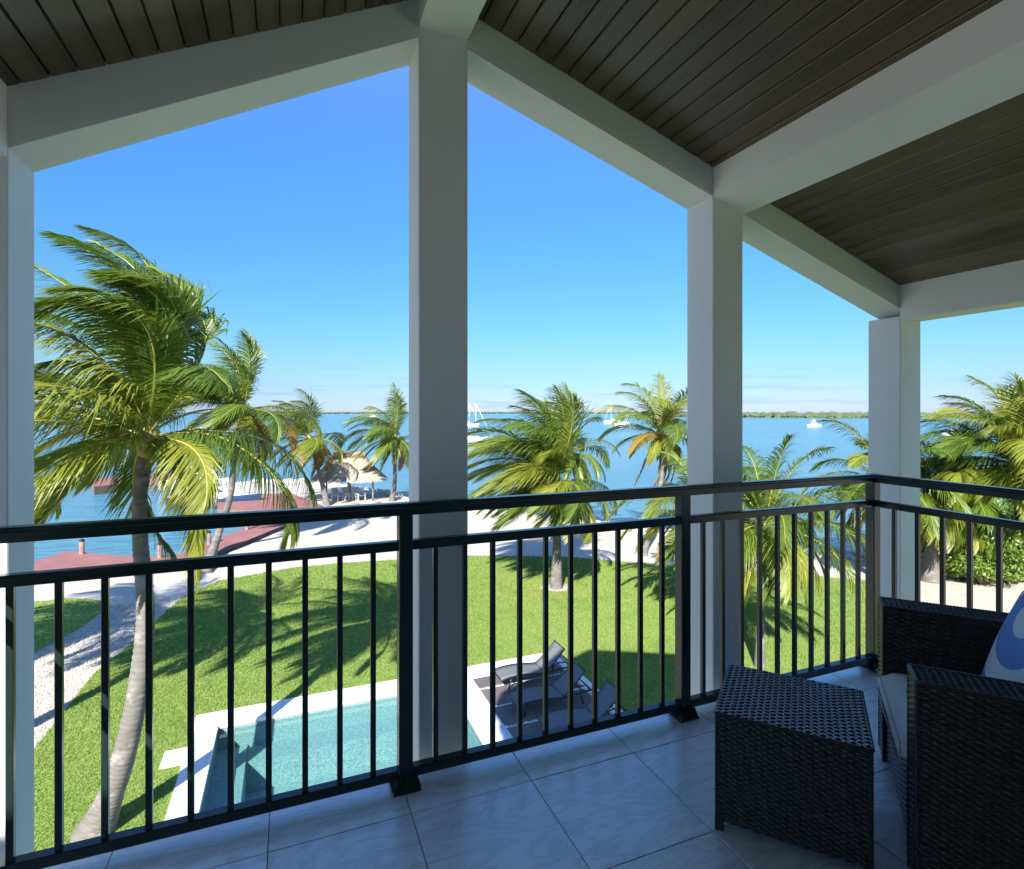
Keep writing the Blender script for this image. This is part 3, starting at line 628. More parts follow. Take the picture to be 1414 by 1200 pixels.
pil.matrix_basis = cR @ Matrix.Translation((.47, -.40, .60)) @ Matrix.Rotation(R(8), 4, 'Z') @ Matrix.Rotation(R(-68), 4, 'X') @ Matrix.Rotation(R(6), 4, 'Z')
tag(pil, 'blue and white wave patterned throw pillow leaning in the wicker armchair', 'pillow')

# ================================================================== POOL AND SUN DECK
pool = empty('swimming_pool', (POOL[0], POOL[1], 0), label='rectangular turquoise pool with white marble coping beside the lawn', cat='pool')
pool.location = (0, 0, 0)
x0, y0, x1, y1 = POOL; ZW = -.10
s = MB(); zb = -1.25
s.add([(x0,y0,zb),(x1,y0,zb),(x1,y1,zb),(x0,y1,zb),(x0,y0,.03),(x1,y0,.03),(x1,y1,.03),(x0,y1,.03)], [(0,1,2,3),(0,4,5,1),(1,5,6,2),(2,6,7,3),(3,7,4,0)])
shell = s.build('pool_shell', M['pool'], pool)
MB().box((x0-.001, y0+.001, zb-.01), (x0+.62, y1+.001, -.52)).build('bench', M['pool'], pool)
MB().box((x0+.621, y1-.62, zb-.01), (x1+.001, y1+.002, -.58)).build('bench', M['pool'], pool)
MB().add([(x0,y0,ZW),(x1,y0,ZW),(x1,y1,ZW),(x0,y1,ZW)], [(0,1,2,3)]).build('water', M['poolwater'], pool)
for p in (gp(447, 1060, -1.2), gp(507, 1047, -1.2)):
    mb = MB(); n = 24
    vs = []; fs = []
    for k in range(n):
        a = 2*math.pi*k/n
        for r, zz in ((.09, 0), (.10, .012), (.125, .012), (.135, 0)): vs.append((p.x + r*math.cos(a), p.y + r*math.sin(a), zb + .002 + zz))
    for k in range(n):
        k2 = (k+1) % n; fs += [(k*4+j, k2*4+j, k2*4+j+1, k*4+j+1) for j in range(3)]
    mb.add(vs, fs).build('drain_ring', M['sling'], pool)
CZ = .045
def coping_run(xa, ya, xb, yb, n, along):
    for k in range(n):
        if along == 'x': a = (xa + (xb-xa)*k/n + .002, ya, -.04); b = (xa + (xb-xa)*(k+1)/n - .002, yb, CZ)
        else: a = (xa, ya + (yb-ya)*k/n + .002, -.04); b = (xb, ya + (yb-ya)*(k+1)/n - .002, CZ)
        c = [(a[i]+b[i])/2 for i in range(3)]
        MB().box([a[i]-c[i] for i in range(3)], [b[i]-c[i] for i in range(3)], bev=.006).build('coping_slab', M['coping'], pool, loc=c)
coping_run(-1.95, y1-.03, 7.22, 14.50, 15, 'x')
coping_run(-1.95, y0, x0+.03, y1-.033, 9, 'y')
coping_run(x1-.03, y0, 4.36, y1-.033, 9, 'y')
coping_run(6.95, y0, 7.22, y1-.033, 9, 'y')
coping_run(-2.34, 12.62, -1.953, 13.20, 1, 'x')
coping_run(-1.95, y0-.5, 7.22, y0-.003, 15, 'x')
# sun deck of pavers with white pebble strips
deck = empty('sun_deck', (0, 0, 0), label='sunken lounging deck of brown pavers with white pebble strips by the pool', cat='deck')
MB().box((4.362, y0+.002, -.03), (6.948, y1-.036, .018)).build('deck_base', M['whitepebble'], deck)
strips = [13.20 - .9*k for k in range(-1, 6)]
for k in range(len(strips) - 1):
    ya, yb = strips[k+1] + .04, min(strips[k] - .04, y1 - .09)
    for xa, xb in ((4.46, 5.27), (5.275, 6.085), (6.09, 6.90)):
        c = ((xa+xb)/2, (ya+yb)/2, .03); MB().box((-(xb-xa)/2, -(yb-ya)/2, -.02), ((xb-xa)/2, (yb-ya)/2, .012), bev=.004).build('paver', M['paver'], deck, loc=c)
pts = []
for yy in strips: pts += [(a, yy + b_) for a, b_ in zip(rng.uniform(4.4, 6.92, 420), rng.uniform(-.045, .045, 420)) if yy + b_ < y1 - .06]
pts += list(zip(rng.uniform(4.375, 4.46, 900), rng.uniform(9, y1-.05, 900))) + list(zip(rng.uniform(6.9, 6.94, 300), rng.uniform(9, y1-.05, 300)))
pebbles('pebbles', np.array(pts), .012, .026, M['whitepebble'], .028, 8, parent=deck)

def make_lounger(name, loc, label):
    t = empty(name, loc, 0, label, 'sun lounger', 'sun loungers on the deck')
    W = .31
    prof = [(0, .27), (.10, .30), (.30, .325), (.55, .33), (.80, .31), (1.05, .275), (1.20, .265), (1.30, .27)]
    rail = prof + [(1.5, .285), (1.75, .30), (1.95, .30)]
    cur = smooth_curve([(x, 0, z) for x, z in rail], 30)
    for s_ in (-1, 1):
        MB().tube([(p.x, s_*W, p.z) for p in cur], .020, 8).build('side_rail', M['blackmetal'], t, True)
        for xx, dx in ((.28, -.10), (1.62, .10)):
            MB().tube([(xx, s_*(W-.01), .31), (xx+dx, s_*(W-.01), .015)], .017, 7).build('leg', M['blackmetal'], t, True)
        MB().tube([(1.40, s_*(W+.015), .28), (1.42, s_*(W+.015), .44), (1.55, s_*(W+.015), .47), (1.80, s_*(W+.015), .45), (1.86, s_*(W+.015), .30)], .016, 7).build('armrest', M['blackmetal'], t, True)
    MB().tube([(1.94, -W, .30), (1.94, W, .30)], .018, 7).build('cross_bar', M['blackmetal'], t, True)
    MB().tube([(.0, -W, .27), (.0, W, .27)], .018, 7).build('cross_bar', M['blackmetal'], t, True)
    def slg(nm, cv):
        mb = MB(); vs = []; n = len(cv)
        for p in cv:
            for f in range(5):
                yy = (f/4*2-1)*(W-.012); vs.append((p.x, yy, p.z + .012 - .012*(1-(f/2-1)**2)))
        mb.add(vs, [(i*5+f, i*5+5+f, i*5+6+f, i*5+1+f) for i in range(n-1) for f in range(4)])
        o = mb.build(nm, M['sling'], t, True); md = o.modifiers.new('thickness', 'SOLIDIFY'); md.thickness = .008; return o
    slg('seat_sling', smooth_curve([(x, 0, z) for x, z in prof[:-1]], 20))
    bk = smooth_curve([(1.19, 0, .28), (1.40, 0, .43), (1.60, 0, .60), (1.76, 0, .78)], 12)
    slg('backrest', bk)
    for s_ in (-1, 1):
        MB().tube([(p.x, s_*(W-.015), p.z) for p in bk], .015, 7).build('back_frame', M['blackmetal'], t, True)
        MB().tube([(1.48, s_*(W-.03), .56), (1.70, s_*(W-.03), .30)], .011, 6).build('back_prop', M['blackmetal'], t, True)
    MB().tube([(bk[-1].x, -W+.015, bk[-1].z), (bk[-1].x, W-.015, bk[-1].z)], .014, 7).build('cross_bar', M['blackmetal'], t, True)
    return t
make_lounger('sun_lounger', (4.92, 13.17, .042), 'grey sling sun lounger next to the sunlit coping at the lawn end of the deck')
make_lounger('sun_lounger', (4.80, 11.90, .042), 'grey sling sun lounger in the middle of the deck between the other two')
make_lounger('sun_lounger', (5.05, 10.72, .042), 'grey sling sun lounger on the house side of the deck mostly hidden by railing')

# ================================================================== PALMS
WIND = Vector((-.95, .12, 0))
def frond_mesh(curve, nl, ll, mats, wind=.35, grav=.45, seed=0, wid=.028, t0=.10, twist=0.0, rr=.020, fold=.25):
    rnd = random.Random(seed); mb = MB(); m = len(curve)
    mb.tube(curve, [rr * (1 - .88 * i/(m-1)) + .002 for i in range(m)], 5, 1)
    up = Vector((0, 0, 1)); vs = []; fs = []
    for i in range(nl):
        t = t0 + (1 - t0) * ((i + .5) / nl) ** .95; u = t * (m - 1); k = min(int(u), m - 2); p = curve[k].lerp(curve[k+1], u - k)
        T = (curve[min(k+2, m-1)] - curve[max(k-1, 0)]).normalized(); S = T.cross(up)
        if S.length < .15: S = T.cross(Vector((.3, .9, 0)))
        S.normalize(); Un = S.cross(T)
        if twist: q = Matrix.Rotation(twist * t, 3, T); S = q @ S; Un = q @ Un
        a = R(28) + R(42) * t; prof = min(1, .35 + 2.2 * (t - t0) / (1 - t0)) * (1 - .62 * max(0, (t - .45) / .55) ** 1.6)
        for sd in (-1, 1):
            if rnd.random() < .04: continue
            L = ll * prof * rnd.uniform(.82, 1.1); aa = a + rnd.uniform(-.12, .12)
            D = (S * sd * math.cos(aa) + T * math.sin(aa) + Un * (fold + rnd.uniform(-.1, .1))).normalized()
            g = grav * rnd.uniform(.7, 1.3); wv = wind * rnd.uniform(.7, 1.3)
            b = len(vs); q = p.copy(); wd = wid * rnd.uniform(.8, 1.15)
            Wv = (T - D * T.dot(D)).normalized()
            pts = [(q.copy(), .55)]
            for sg, (fr, w_) in enumerate(((.30, 1.0), (.36, .75), (.34, 0))):
                D = (D + Vector((0, 0, -g)) * (.5 + .5*sg) + WIND * wv * (.4 + .6*sg)).normalized(); q = q + D * L * fr; pts.append((q.copy(), w_))
            for pt, w_ in pts[:3]: vs += [pt - Wv * wd * w_ * .5, pt + Wv * wd * w_ * .5]
            vs.append(pts[3][0]); fs += [(b, b+1, b+3, b+2), (b+2, b+3, b+5, b+4), (b+4, b+5, b+6)]
    mb.add(vs, fs, 0); return mb.mesh('frond', mats)
def trunk_part(palm, pts, rads, base, ring=.085):
    cur = smooth_curve([Vector(p) for p in pts], 60); L = sum((cur[i+1]-cur[i]).length for i in range(60)); n = max(24, int(L / ring) * 3)
    big = smooth_curve([Vector(p) for p in pts], n); rc_ = smooth_curve([(r, 0, 0) for r in rads], n); rnd = random.Random(int(L*1000)); rad = []
    for i in range(n + 1):
        j = i % 3; rad.append(rc_[i].x * ((1.045, .985, .97)[j]) * rnd.uniform(.985, 1.015))
    mb = MB(); mb.tube([p - base for p in big], rad, 14); return mb.build('trunk', M['trunk'], palm, True)
GREEN = lambda: [M['frond'], M['rachis']]
def hero_frond(palm, base, pxs, seed, mats=None, **k):        # control points (px, py, distance)
    cur = smooth_curve([vp(*q) - base for q in pxs], 22); me = frond_mesh(cur, seed=seed, mats=mats or GREEN(), **k)
    return link_mesh('frond', me, palm)
def auto_fronds(palm, c, n, L, seed, nl=42, ll=.62, el0=80, el1=-38, wind=.30, grav=.10, lgrav=.40, yellow=.15, gold=0, dry=0, wid=.03, mn=0, lean=0.0):
    rnd = random.Random(seed); n = int(n*1.6); nl = int(nl*1.7); ll *= 1.4; wid *= .95; grav *= .75; el1 = el1*.8
    for i in range(n):
        f = (i + .5) / n; az = i * 2.39996 + rnd.uniform(-.25, .25) + seed; el = R(el0 + (el1 - el0) * f ** .85 + rnd.uniform(-8, 8)); Lf = L * (.72 + .36 * math.sin(math.pi * min(1, f + .25))) * rnd.uniform(.9, 1.1)
        D = Vector((math.cos(az)*math.cos(el), math.sin(az)*math.cos(el), math.sin(el)))
        wk = 1.0 - .6 * max(0, math.sin(el)) if el > R(40) else 1.0
        if wind >= .3 and D.dot(WIND) < -.12 and el > R(22): D = Vector((-D.x*.7, D.y*.8, D.z)).normalized() if el < R(52) else Vector((D.x*.55, D.y*.7, D.z)).normalized()   # the wind folds windward fronds back over the crown
        p = Vector(c); cur = [p.copy()]; ns = 14
        for s_ in range(ns):
            tt = s_ / ns; D = (D + Vector((0, 0, -1)) * grav * (.3 + 1.5*tt) + WIND * wind * wk * .28 * (.3 + tt)).normalized(); p = p + D * Lf / ns; cur.append(p.copy())
        x = rnd.random()
        if f > .86 and dry and i >= n - dry: mt = [M['frondd'], M['rachisd']]
        elif f > .6 and x < gold: mt = [M['frondg'], M['rachis']]
        elif x < yellow + .35*(f > .6): mt = [M['frondy'], M['rachis']]
        else: mt = GREEN()
        link_mesh('frond', frond_mesh(cur, nl, ll * Lf/3.2, mt, wind=wind*.9, grav=lgrav, seed=seed*100+i, wid=wid, twist=rnd.uniform(-.6, .6)), palm)
def nuts(palm, c, n, seed, r=.085):
    rnd = random.Random(seed)
    for i in range(n):
        a = rnd.uniform(0, 6.3); MB().ball((0, 0, 0), (r, r, r*1.25), 9, 7).build('coconut', M['nut'], palm, True, Vector(c) + Vector((math.cos(a)*rnd.uniform(.14, .3), math.sin(a)*rnd.uniform(.14, .3), rnd.uniform(-.35, -.02))))
def palm(label, base, crown, mids=(), r0=.16, r1=.10, **k):
    base = Vector(base); t = empty('palm_tree', base, 0, label, 'palm tree', 'coconut palms around the garden'); 
    pts = [base] + [Vector(m) for m in mids] + [Vector(crown)]
    n = len(pts); rads = [r0*1.5, r0*1.02] + [r0 + (r1 - r0) * (i / max(1, n-1)) for i in range(2, n)] if n > 2 else [r0*1.25, r1]
    if n == 2: m = base.lerp(Vector(crown), .15); pts = [base, m, Vector(crown)]; rads = [r0*1.6, r0, r1]
    trunk_part(t, pts, rads, base); c = Vector(crown) - base
    MB().ball((0, 0, 0), (r1*1.7, r1*1.7, r1*3.2), 10, 8).build('crown_heart', M['rachis'], t, True, c)
    k.setdefault('n', 20); nn = k.pop('nuts', 4)
    auto_fronds(t, c, **k)
    if nn: nuts(t, c, nn, k['seed'], .075)
    return t

# --- the big leaning palm beside the gravel path (traced frond by frond)
D1 = 9.7
pb = gp(128, 1152)
big = empty('palm_tree', pb, 0, 'large coconut palm with curved grey trunk and yellow nuts beside the gravel path', 'palm tree', 'coconut palms around the garden')
trunk_part(big, [pb - Vector((0, 0, .05)), vp(150, 1105, 9.25), vp(172, 1040, 9.3), vp(191, 950, 9.4), vp(201, 850, 9.5), vp(194, 750, 9.6), vp(193, 690, 9.65), vp(204, 618, D1)], [.31, .20, .175, .158, .138, .120, .110, .12], pb)
cb = vp(204, 606, D1) - pb
MB().ball((0, 0, 0), (.2, .2, .42), 12, 9).build('crown_heart', M['rachis'], big, True, cb)
nuts(big, cb + Vector((.22, -.12, .02)), 12, 5, .085)
for i, p in enumerate([(240, 622), (246, 634), (250, 645), (238, 640), (256, 628)]):
    q = vp(p[0], p[1], 9.5) - pb; MB().ball((0, 0, 0), (.09, .09, .12), 9, 7).build('coconut', M['leaf2'], big, True, q)
C = (204, 602, D1); YG = [M['frondy'], M['rachis']]
hb = dict(nl=150, ll=1.15, wid=.032)
HF = [
 ([C, (214, 500, 9.6), (196, 408, 9.5), (150, 362, 9.4), (92, 333, 9.3)], None, dict(wind=.45, grav=.22, ll=1.15)),
 ([C, (190, 500, 9.9), (160, 440, 10.0), (104, 402, 10.1), (40, 362, 10.2)], None, dict(wind=.45, grav=.35, ll=1.1)),
 ([C, (224, 490, 10.2), (222, 410, 10.5), (190, 350, 10.8), (128, 320, 11.0)], None, dict(wind=.5, grav=.2, ll=1.1)),
 ([C, (232, 500, 9.4), (236, 440, 9.2), (212, 398, 9.0), (165, 385, 8.9)], None, dict(wind=.5, grav=.35, ll=1.05)),
 ([C, (180, 540, 9.2), (128, 488, 8.9), (70, 452, 8.7), (10, 446, 8.5)], YG, dict(wind=.25, grav=.6, ll=1.0)),
 ([C, (195, 530, 10.2), (150, 470, 10.6), (90, 440, 10.9), (20, 420, 11.2)], None, dict(wind=.4, grav=.5)),
 ([C, (165, 575, 10.1), (110, 565, 10.5), (55, 560, 10.8), (0, 580, 11.0)], None, dict(wind=.25, grav=.6)),
 ([C, (168, 588, 9.2), (126, 645, 8.8), (84, 690, 8.6), (40, 735, 8.4)], YG, dict(wind=.30, grav=.25, ll=1.05)),
 ([C, (170, 600, 9.9), (120, 640, 10.1), (80, 690, 10.2), (52, 740, 10.3)], YG, dict(wind=.35, grav=.45)),
 ([C, (228, 618, 9.5), (252, 656, 9.35), (271, 715, 9.25), (272, 800, 9.2)], YG, dict(wind=.28, grav=.6, ll=.85)),
 ([C, (260, 598, 9.7), (310, 606, 9.7), (368, 646, 9.7), (402, 700, 9.7), (396, 752, 9.7)], None, dict(wind=.22, grav=.75, ll=.95)),
 ([C, (245, 545, 9.9), (280, 490, 10.1), (282, 445, 10.2), (255, 415, 10.3)], None, dict(wind=.55, grav=.45, ll=1.0)),
 ([C, (240, 555, 9.3), (268, 520, 9.1), (290, 510, 8.9), (312, 530, 8.7)], None, dict(wind=.45, grav=.5, ll=.85)),
 ([C, (230, 560, 10.2), (262, 520, 10.6), (285, 520, 11.0), (300, 545, 11.3)], None, dict(wind=.4, grav=.6, ll=.9)),
 ([C, (186, 640, 10.0), (188, 690, 10.2), (215, 735, 10.3), (235, 760, 10.3)], None, dict(wind=.2, grav=.5, ll=.8)),
 ([C, (200, 520, 9.3), (170, 450, 8.9), (110, 420, 8.5), (50, 425, 8.2)], None, dict(wind=.4, grav=.5, ll=1.05)),
 ([C, (214, 510, 9.0), (200, 450, 8.6), (150, 410, 8.3), (95, 400, 8.0)], None, dict(wind=.4, grav=.4, ll=1.05)),
 ([C, (188, 560, 9.6), (150, 520, 9.5), (100, 500, 9.4), (40, 510, 9.3)], None, dict(wind=.3, grav=.6, ll=1.0)),
 ([C, (236, 520, 9.9), (262, 450, 10.1), (252, 400, 10.3), (215, 372, 10.5)], None, dict(wind=.5, grav=.35, ll=1.05)),
 ([C, (226, 510, 9.2), (230, 440, 8.9), (205, 400, 8.6), (150, 380, 8.3)], None, dict(wind=.5, grav=.4, ll=1.05)),
 ([C, (180, 560, 10.4), (130, 530, 10.9), (80, 520, 11.3), (30, 530, 11.7)], None, dict(wind=.3, grav=.5, ll=1.0)),
 ([C, (205, 500, 9.7), (206, 430, 9.7), (186, 372, 9.7), (140, 340, 9.7)], None, dict(wind=.5, grav=.35, ll=1.1)),
]
for i, (pp, mt, kw) in enumerate(HF):
    kk_ = dict(hb); kk_.update(kw); hero_frond(big, pb, pp, 700 + i, mt, twist=random.Random(i).uniform(-.5, .5), **kk_)

auto_fronds(big, cb, 9, 3.7, 71, nl=62, ll=.80, el0=48, el1=0, wind=.34, grav=.13, lgrav=.5, wid=.034, yellow=.2)
palm('coconut palm with slim leaning trunk standing at the near dock edge', gp(284, 792), vp(336, 566, 27), [vp(300, 742, 27.5), vp(318, 685, 27.2), (vp(325, 620, 27))], .17, .12, seed=21, n=27, L=4.1, wind=.42, el1=-55, yellow=.25, gold=.25, nl=46, ll=.75, grav=.13, wid=.045, dry=2)
palm('coconut palm leaning over the thatched hut from the red dock', gp(452, 698), vp(427, 606, 41), [vp(446, 672, 41.5), vp(437, 640, 41.2)], .17, .11, seed=3, n=20, L=4.1, wind=.42, el1=-60, yellow=.3, gold=.45, nl=40, ll=.8, grav=.13, wid=.055)
palm('straight pale-trunked coconut palm on sand between thatched hut and tall column', gp(541, 692), vp(545, 604, 43.5), [vp(545, 665, 43.6)], .16, .11, seed=4, n=20, L=3.9, wind=.30, el1=-60, yellow=.3, gold=.4, nl=38, ll=.75, grav=.15, wid=.055, dry=2)
palm('bushy coconut palm in a bare sand ring in the middle of the lawn', gp(768, 812), vp(768, 668, 21.8), [vp(769, 760, 21.9)], .17, .13, seed=5, n=32, L=3.9, wind=.48, el0=88, el1=-30, yellow=.2, nl=52, ll=.9, grav=.13, wid=.04, nuts=3)
palm('coconut palm with leaning trunk behind the bushy lawn palm by the waterline', gp(826, 735), vp(788, 628, 34), [vp(812, 712, 33.2), vp(800, 680, 33.6)], .15, .11, seed=6, n=15, L=3.3, wind=.15, el0=70, el1=-45, yellow=.2, gold=.1, nl=40, ll=.7, grav=.2, wid=.05, nuts=0)
p7 = palm('tall coconut palm with brown dead fronds hanging along its trunk', gp(888, 768), vp(912, 600, 28), [vp(893, 748, 27.8), vp(908, 690, 27.9), vp(916, 640, 28)], .15, .11, seed=7, n=17, L=3.3, wind=.22, el0=85, el1=-20, yellow=.35, gold=.2, nl=42, ll=.75, grav=.14, wid=.045, nuts=3)
b7 = gp(888, 768)
for i, pp in enumerate([[(912, 606), (922, 622), (920, 652), (908, 690)], [(912, 606), (928, 625), (926, 650), (912, 676)], [(912, 606), (898, 622), (888, 645), (877, 668)], [(914, 606), (920, 625), (914, 650), (902, 672)], [(912, 606), (930, 618), (934, 640), (926, 668)], [(912, 606), (916, 630), (912, 660), (903, 695)]]):
    cur = smooth_curve([vp(q[0], q[1], 27.9 + .15*i) - b7 for q in pp], 14)
    link_mesh('dead_frond', frond_mesh(cur, 60, .62, [M['frondd'], M['rachisd']], wind=.08, grav=1.0, seed=70+i, wid=.075, rr=.04), p7)
palm('short yellowing coconut palm behind the second column from the corner', gp(968, 835), vp(962, 712, 19), [vp(966, 780, 19.2)], .14, .11, seed=8, n=18, L=2.9, wind=.2, el0=75, el1=-50, yellow=.45, gold=.2, nl=40, ll=.7, grav=.18, wid=.04, nuts=0)
palm('slender young coconut palm standing on the lawn in front of the yacht', gp(1049, 921), vp(1056, 728, 15.2), [vp(1051, 850, 15.2)], .10, .085, seed=9, n=24, L=2.9, wind=.12, el0=82, el1=-45, yellow=.2, nl=46, ll=.75, grav=.15, wid=.034, nuts=0)
palm('coconut palm with orange fronds hidden behind the corner column', gp(1222, 806), vp(1222, 668, 22.5), [vp(1221, 740, 22.5)], .15, .12, seed=10, n=20, L=3.2, wind=.15, el0=80, el1=-55, yellow=.3, gold=.5, nl=42, ll=.75, grav=.16, wid=.04, nuts=0)
palm('stout short-trunked coconut palm on sand beside the leafy hedge', gp(1285, 802), vp(1300, 688, 23), [vp(1288, 760, 23)], .26, .2, seed=11, n=24, L=3.5, wind=.25, el0=80, el1=-45, yellow=.45, gold=.12, nl=52, ll=.9, grav=.15, wid=.045, nuts=0)
palm('large bright yellow-green coconut palm rising above the leafy hedge', gp(1420, 798), vp(1405, 645, 21.5), [vp(1412, 720, 21.6)], .2, .16, seed=12, n=26, L=3.6, wind=.38, el0=85, el1=-40, yellow=.5, gold=.05, nl=54, ll=.95, grav=.14, wid=.045, nuts=0)
palm('coconut palm across the gravel path that shades the lawn edge', (-6.9, 13.2, 0), (-6.5, 13.6, 6.2), [(-6.8, 13.3, 3)], .17, .12, seed=13, n=20, L=3.6, wind=.35, nl=34, ll=.8, wid=.05)
palm('coconut palm beyond the gravel path that shades the small grass patch', (-10.3, 15.5, 0), (-9.8, 16, 5.6), [(-10.2, 15.7, 3)], .17, .12, seed=14, n=20, L=3.6, wind=.35, nl=34, ll=.8, wid=.05)

# ================================================================== BUSHES AND TREE
def foliage(name, blobs, n, leaf, mt, parent, seed):
    rg = np.random.default_rng(seed); B = np.array([(*c, *r) for c, r in blobs], float); wts = B[:, 3]*B[:, 4]*B[:, 5]; wts /= wts.sum()
    idx = rg.choice(len(B), n, p=wts); v = rg.normal(size=(n, 3)); v /= np.linalg.norm(v, axis=1)[:, None]; rad = rg.uniform(.55, 1.03, (n, 1)) ** .6
    # clumps: push leaves towards clump centres on the shell
    C_ = B[idx, :3] + v * rad * B[idx, 3:]; cl = rg.normal(size=(n, 3)) * leaf * .6; P = C_ + cl
    nrm = v + rg.normal(size=(n, 3)) * .7 + np.array([0, 0, .35]); nrm /= np.linalg.norm(nrm, axis=1)[:, None]
    a = np.cross(nrm, rg.normal(size=(n, 3))); a /= np.linalg.norm(a, axis=1)[:, None]; b = np.cross(nrm, a); s = rg.uniform(.6, 1.25, (n, 1)) * leaf
    V = np.stack([P - a*s, P + b*s*.45 + nrm*s*.12, P + a*s, P - b*s*.45 + nrm*s*.12], 1).reshape(-1, 3)
    return tri_mesh(name, V, mt, per=4, kind=None, parent=parent)
def shrub(name, base, blobs, n, leaf, mt, label, cat, seed, group=None):
    t = empty(name, base, 0, label, cat, group); foliage('crown', blobs, n, leaf, mt, t, seed); rnd = random.Random(seed)
    mb = MB()
    for c, r in blobs:
        c = Vector(c); mid = c * .5 + Vector((rnd.uniform(-.2, .2), rnd.uniform(-.2, .2), 0)); mb.tube([(0, 0, -.05), mid, c, c + Vector((r[0]*.4, 0, r[2]*.5))], [.07, .05, .03, .01], 6)
    mb.build('trunk', M['bark'], t, True); return t
def blobset(seed, n, R_, H, r):
    rnd = random.Random(seed); o = []
    for i in range(n):
        a = rnd.uniform(0, 6.3); q = R_ * math.sqrt(rnd.random()); rr_ = r * rnd.uniform(.7, 1.3); o.append(((math.cos(a)*q, math.sin(a)*q, rnd.uniform(rr_*.75, max(rr_*.8, H - rr_))), (rr_, rr_, rr_*.85)))
    return o
shrubs = [((1322, 795), 1.6, 2.9, .7, 'light green leafy shrub beside the stout palm trunk'), ((1356, 807), 1.7, 3.0, .7, 'light green leafy shrub in the middle of the hedge on the sand'), ((1400, 806), 1.8, 3.1, .72, 'light green leafy shrub at the hedge end behind the armchair'), ((1362, 768), 2.4, 3.9, .9, 'tall green shrub at the back of the hedge under the bright palms')]
for i, (p, R_, H, r, lb_) in enumerate(shrubs):
    shrub('leafy_shrub', gp(*p), blobset(20+i, 22, R_*.75, H, r), 16000, .075, M['leaf'], lb_, 'shrub', 30+i, 'hedge shrubs on the sand')
shrub('broadleaf_tree', gp(1425, 735), [((x*1.25, y*1.25, z + 1.25), (r*1.15, r*1.15, r)) for x, y, z, r in [(0, 0, 6.0, 1.0), (-.8, .3, 5.5, .8), (.9, -.2, 5.8, .9), (-.3, -.6, 6.6, .65), (.4, .4, 6.9, .6), (-1.3, 0, 5.0, .8), (1.6, 0, 5.2, 1.0), (0, 0, 4.4, 1.2), (-.6, .6, 6.9, .45), (-1.7, -.3, 5.5, .45), (1.1, .5, 6.7, .6), (0, -.3, 3.2, 1.2)]], 15000, .11, M['leaf2'], 'round-crowned broadleaf tree rising behind the bright palms', 'tree', 50)

# ================================================================== HUT
hx = Vector((4.55, 46.3, 0)); hut = empty('thatched_hut', hx, R(-8), 'open thatched beach hut on posts at the waterline', 'hut')
hp = [(-1.85, -1.3), (0, -1.45), (1.85, -1.3), (-1.85, 1.3), (0, 1.45), (1.85, 1.3)]
for x, y in hp: MB().tube([(x, y, -.1), (x+.02, y, 1.0), (x, y, 2.15)], [.075, .07, .065], 8).build('post', M['post'], hut, True)
MB().box((-1.95, -1.36, 2.02), (1.95, -1.24, 2.12)).build('beam', M['post'], hut); MB().box((-1.95, 1.24, 2.02), (1.95, 1.36, 2.12)).build('beam', M['post'], hut)
rnd = random.Random(77)
def hut_surface(a, t):                         # a round the eave, t from ridge to eave
    ex, ey = 2.75*math.copysign(abs(math.cos(a))**.75, math.cos(a)), 2.2*math.copysign(abs(math.sin(a))**.75, math.sin(a)); rx = .95 * max(-1, min(1, math.cos(a)*1.3))
    z = 3.72 - 1.95*t - .10*math.sin(math.pi*t); return Vector((rx + (ex - rx)*t, ey*t, z))
core = MB(); vs = []; na, nt_ = 40, 8
for j in range(nt_ + 1):
    for i in range(na): p = hut_surface(2*math.pi*i/na, j/nt_); vs.append((p.x, p.y, p.z - .10))
core.add(vs, [(j*na+i, (j+1)*na+i, (j+1)*na+(i+1)%na, j*na+(i+1)%na) for j in range(nt_) for i in range(na)])
th_o = core.build('thatch_roof', M['thatch'], hut)
st = MB(); vs = []; fs = []
for k in range(9000):
    a = rnd.uniform(0, 2*math.pi); t = rnd.random()**.75; L_ = rnd.uniform(.25, .55); p = hut_surface(a, min(1, t)); q = hut_surface(a + rnd.uniform(-.08, .08), min(1.16, t + L_/2.6)); nn = Vector((p.x*.5, p.y*.8, 1.2)).normalized()
    sdv = (q - p).cross(nn).normalized() * rnd.uniform(.012, .03); p = p + nn*rnd.uniform(0, .07); q = q + nn*rnd.uniform(.0, .10); b_ = len(vs); vs += [p - sdv, p + sdv, q + sdv*.4, q - sdv*.4]; fs.append((b_, b_+1, b_+2, b_+3))
st.add(vs, fs); o = st.build('thatch', M['thatch'], th_o); o['kind'] = 'stuff'
st = MB(); vs = []; fs = []
for k in range(900):
    x = rnd.uniform(-1.15, 1.15); yv = rnd.choice((-1, 1)); p = Vector((x, 0, 3.80 + rnd.uniform(-.03, .06))); q = Vector((x + rnd.uniform(-.2, .2), yv*rnd.uniform(.25, .6), 3.80 - rnd.uniform(.15, .42))); sdv = Vector((rnd.uniform(.02, .04), 0, 0)); b_ = len(vs); vs += [p - sdv, p + sdv, q + sdv*.5, q - sdv*.5]; fs.append((b_, b_+1, b_+2, b_+3))
st.add(vs, fs); o = st.build('ridge_thatch', M['thatchr'], th_o); o['kind'] = 'stuff'
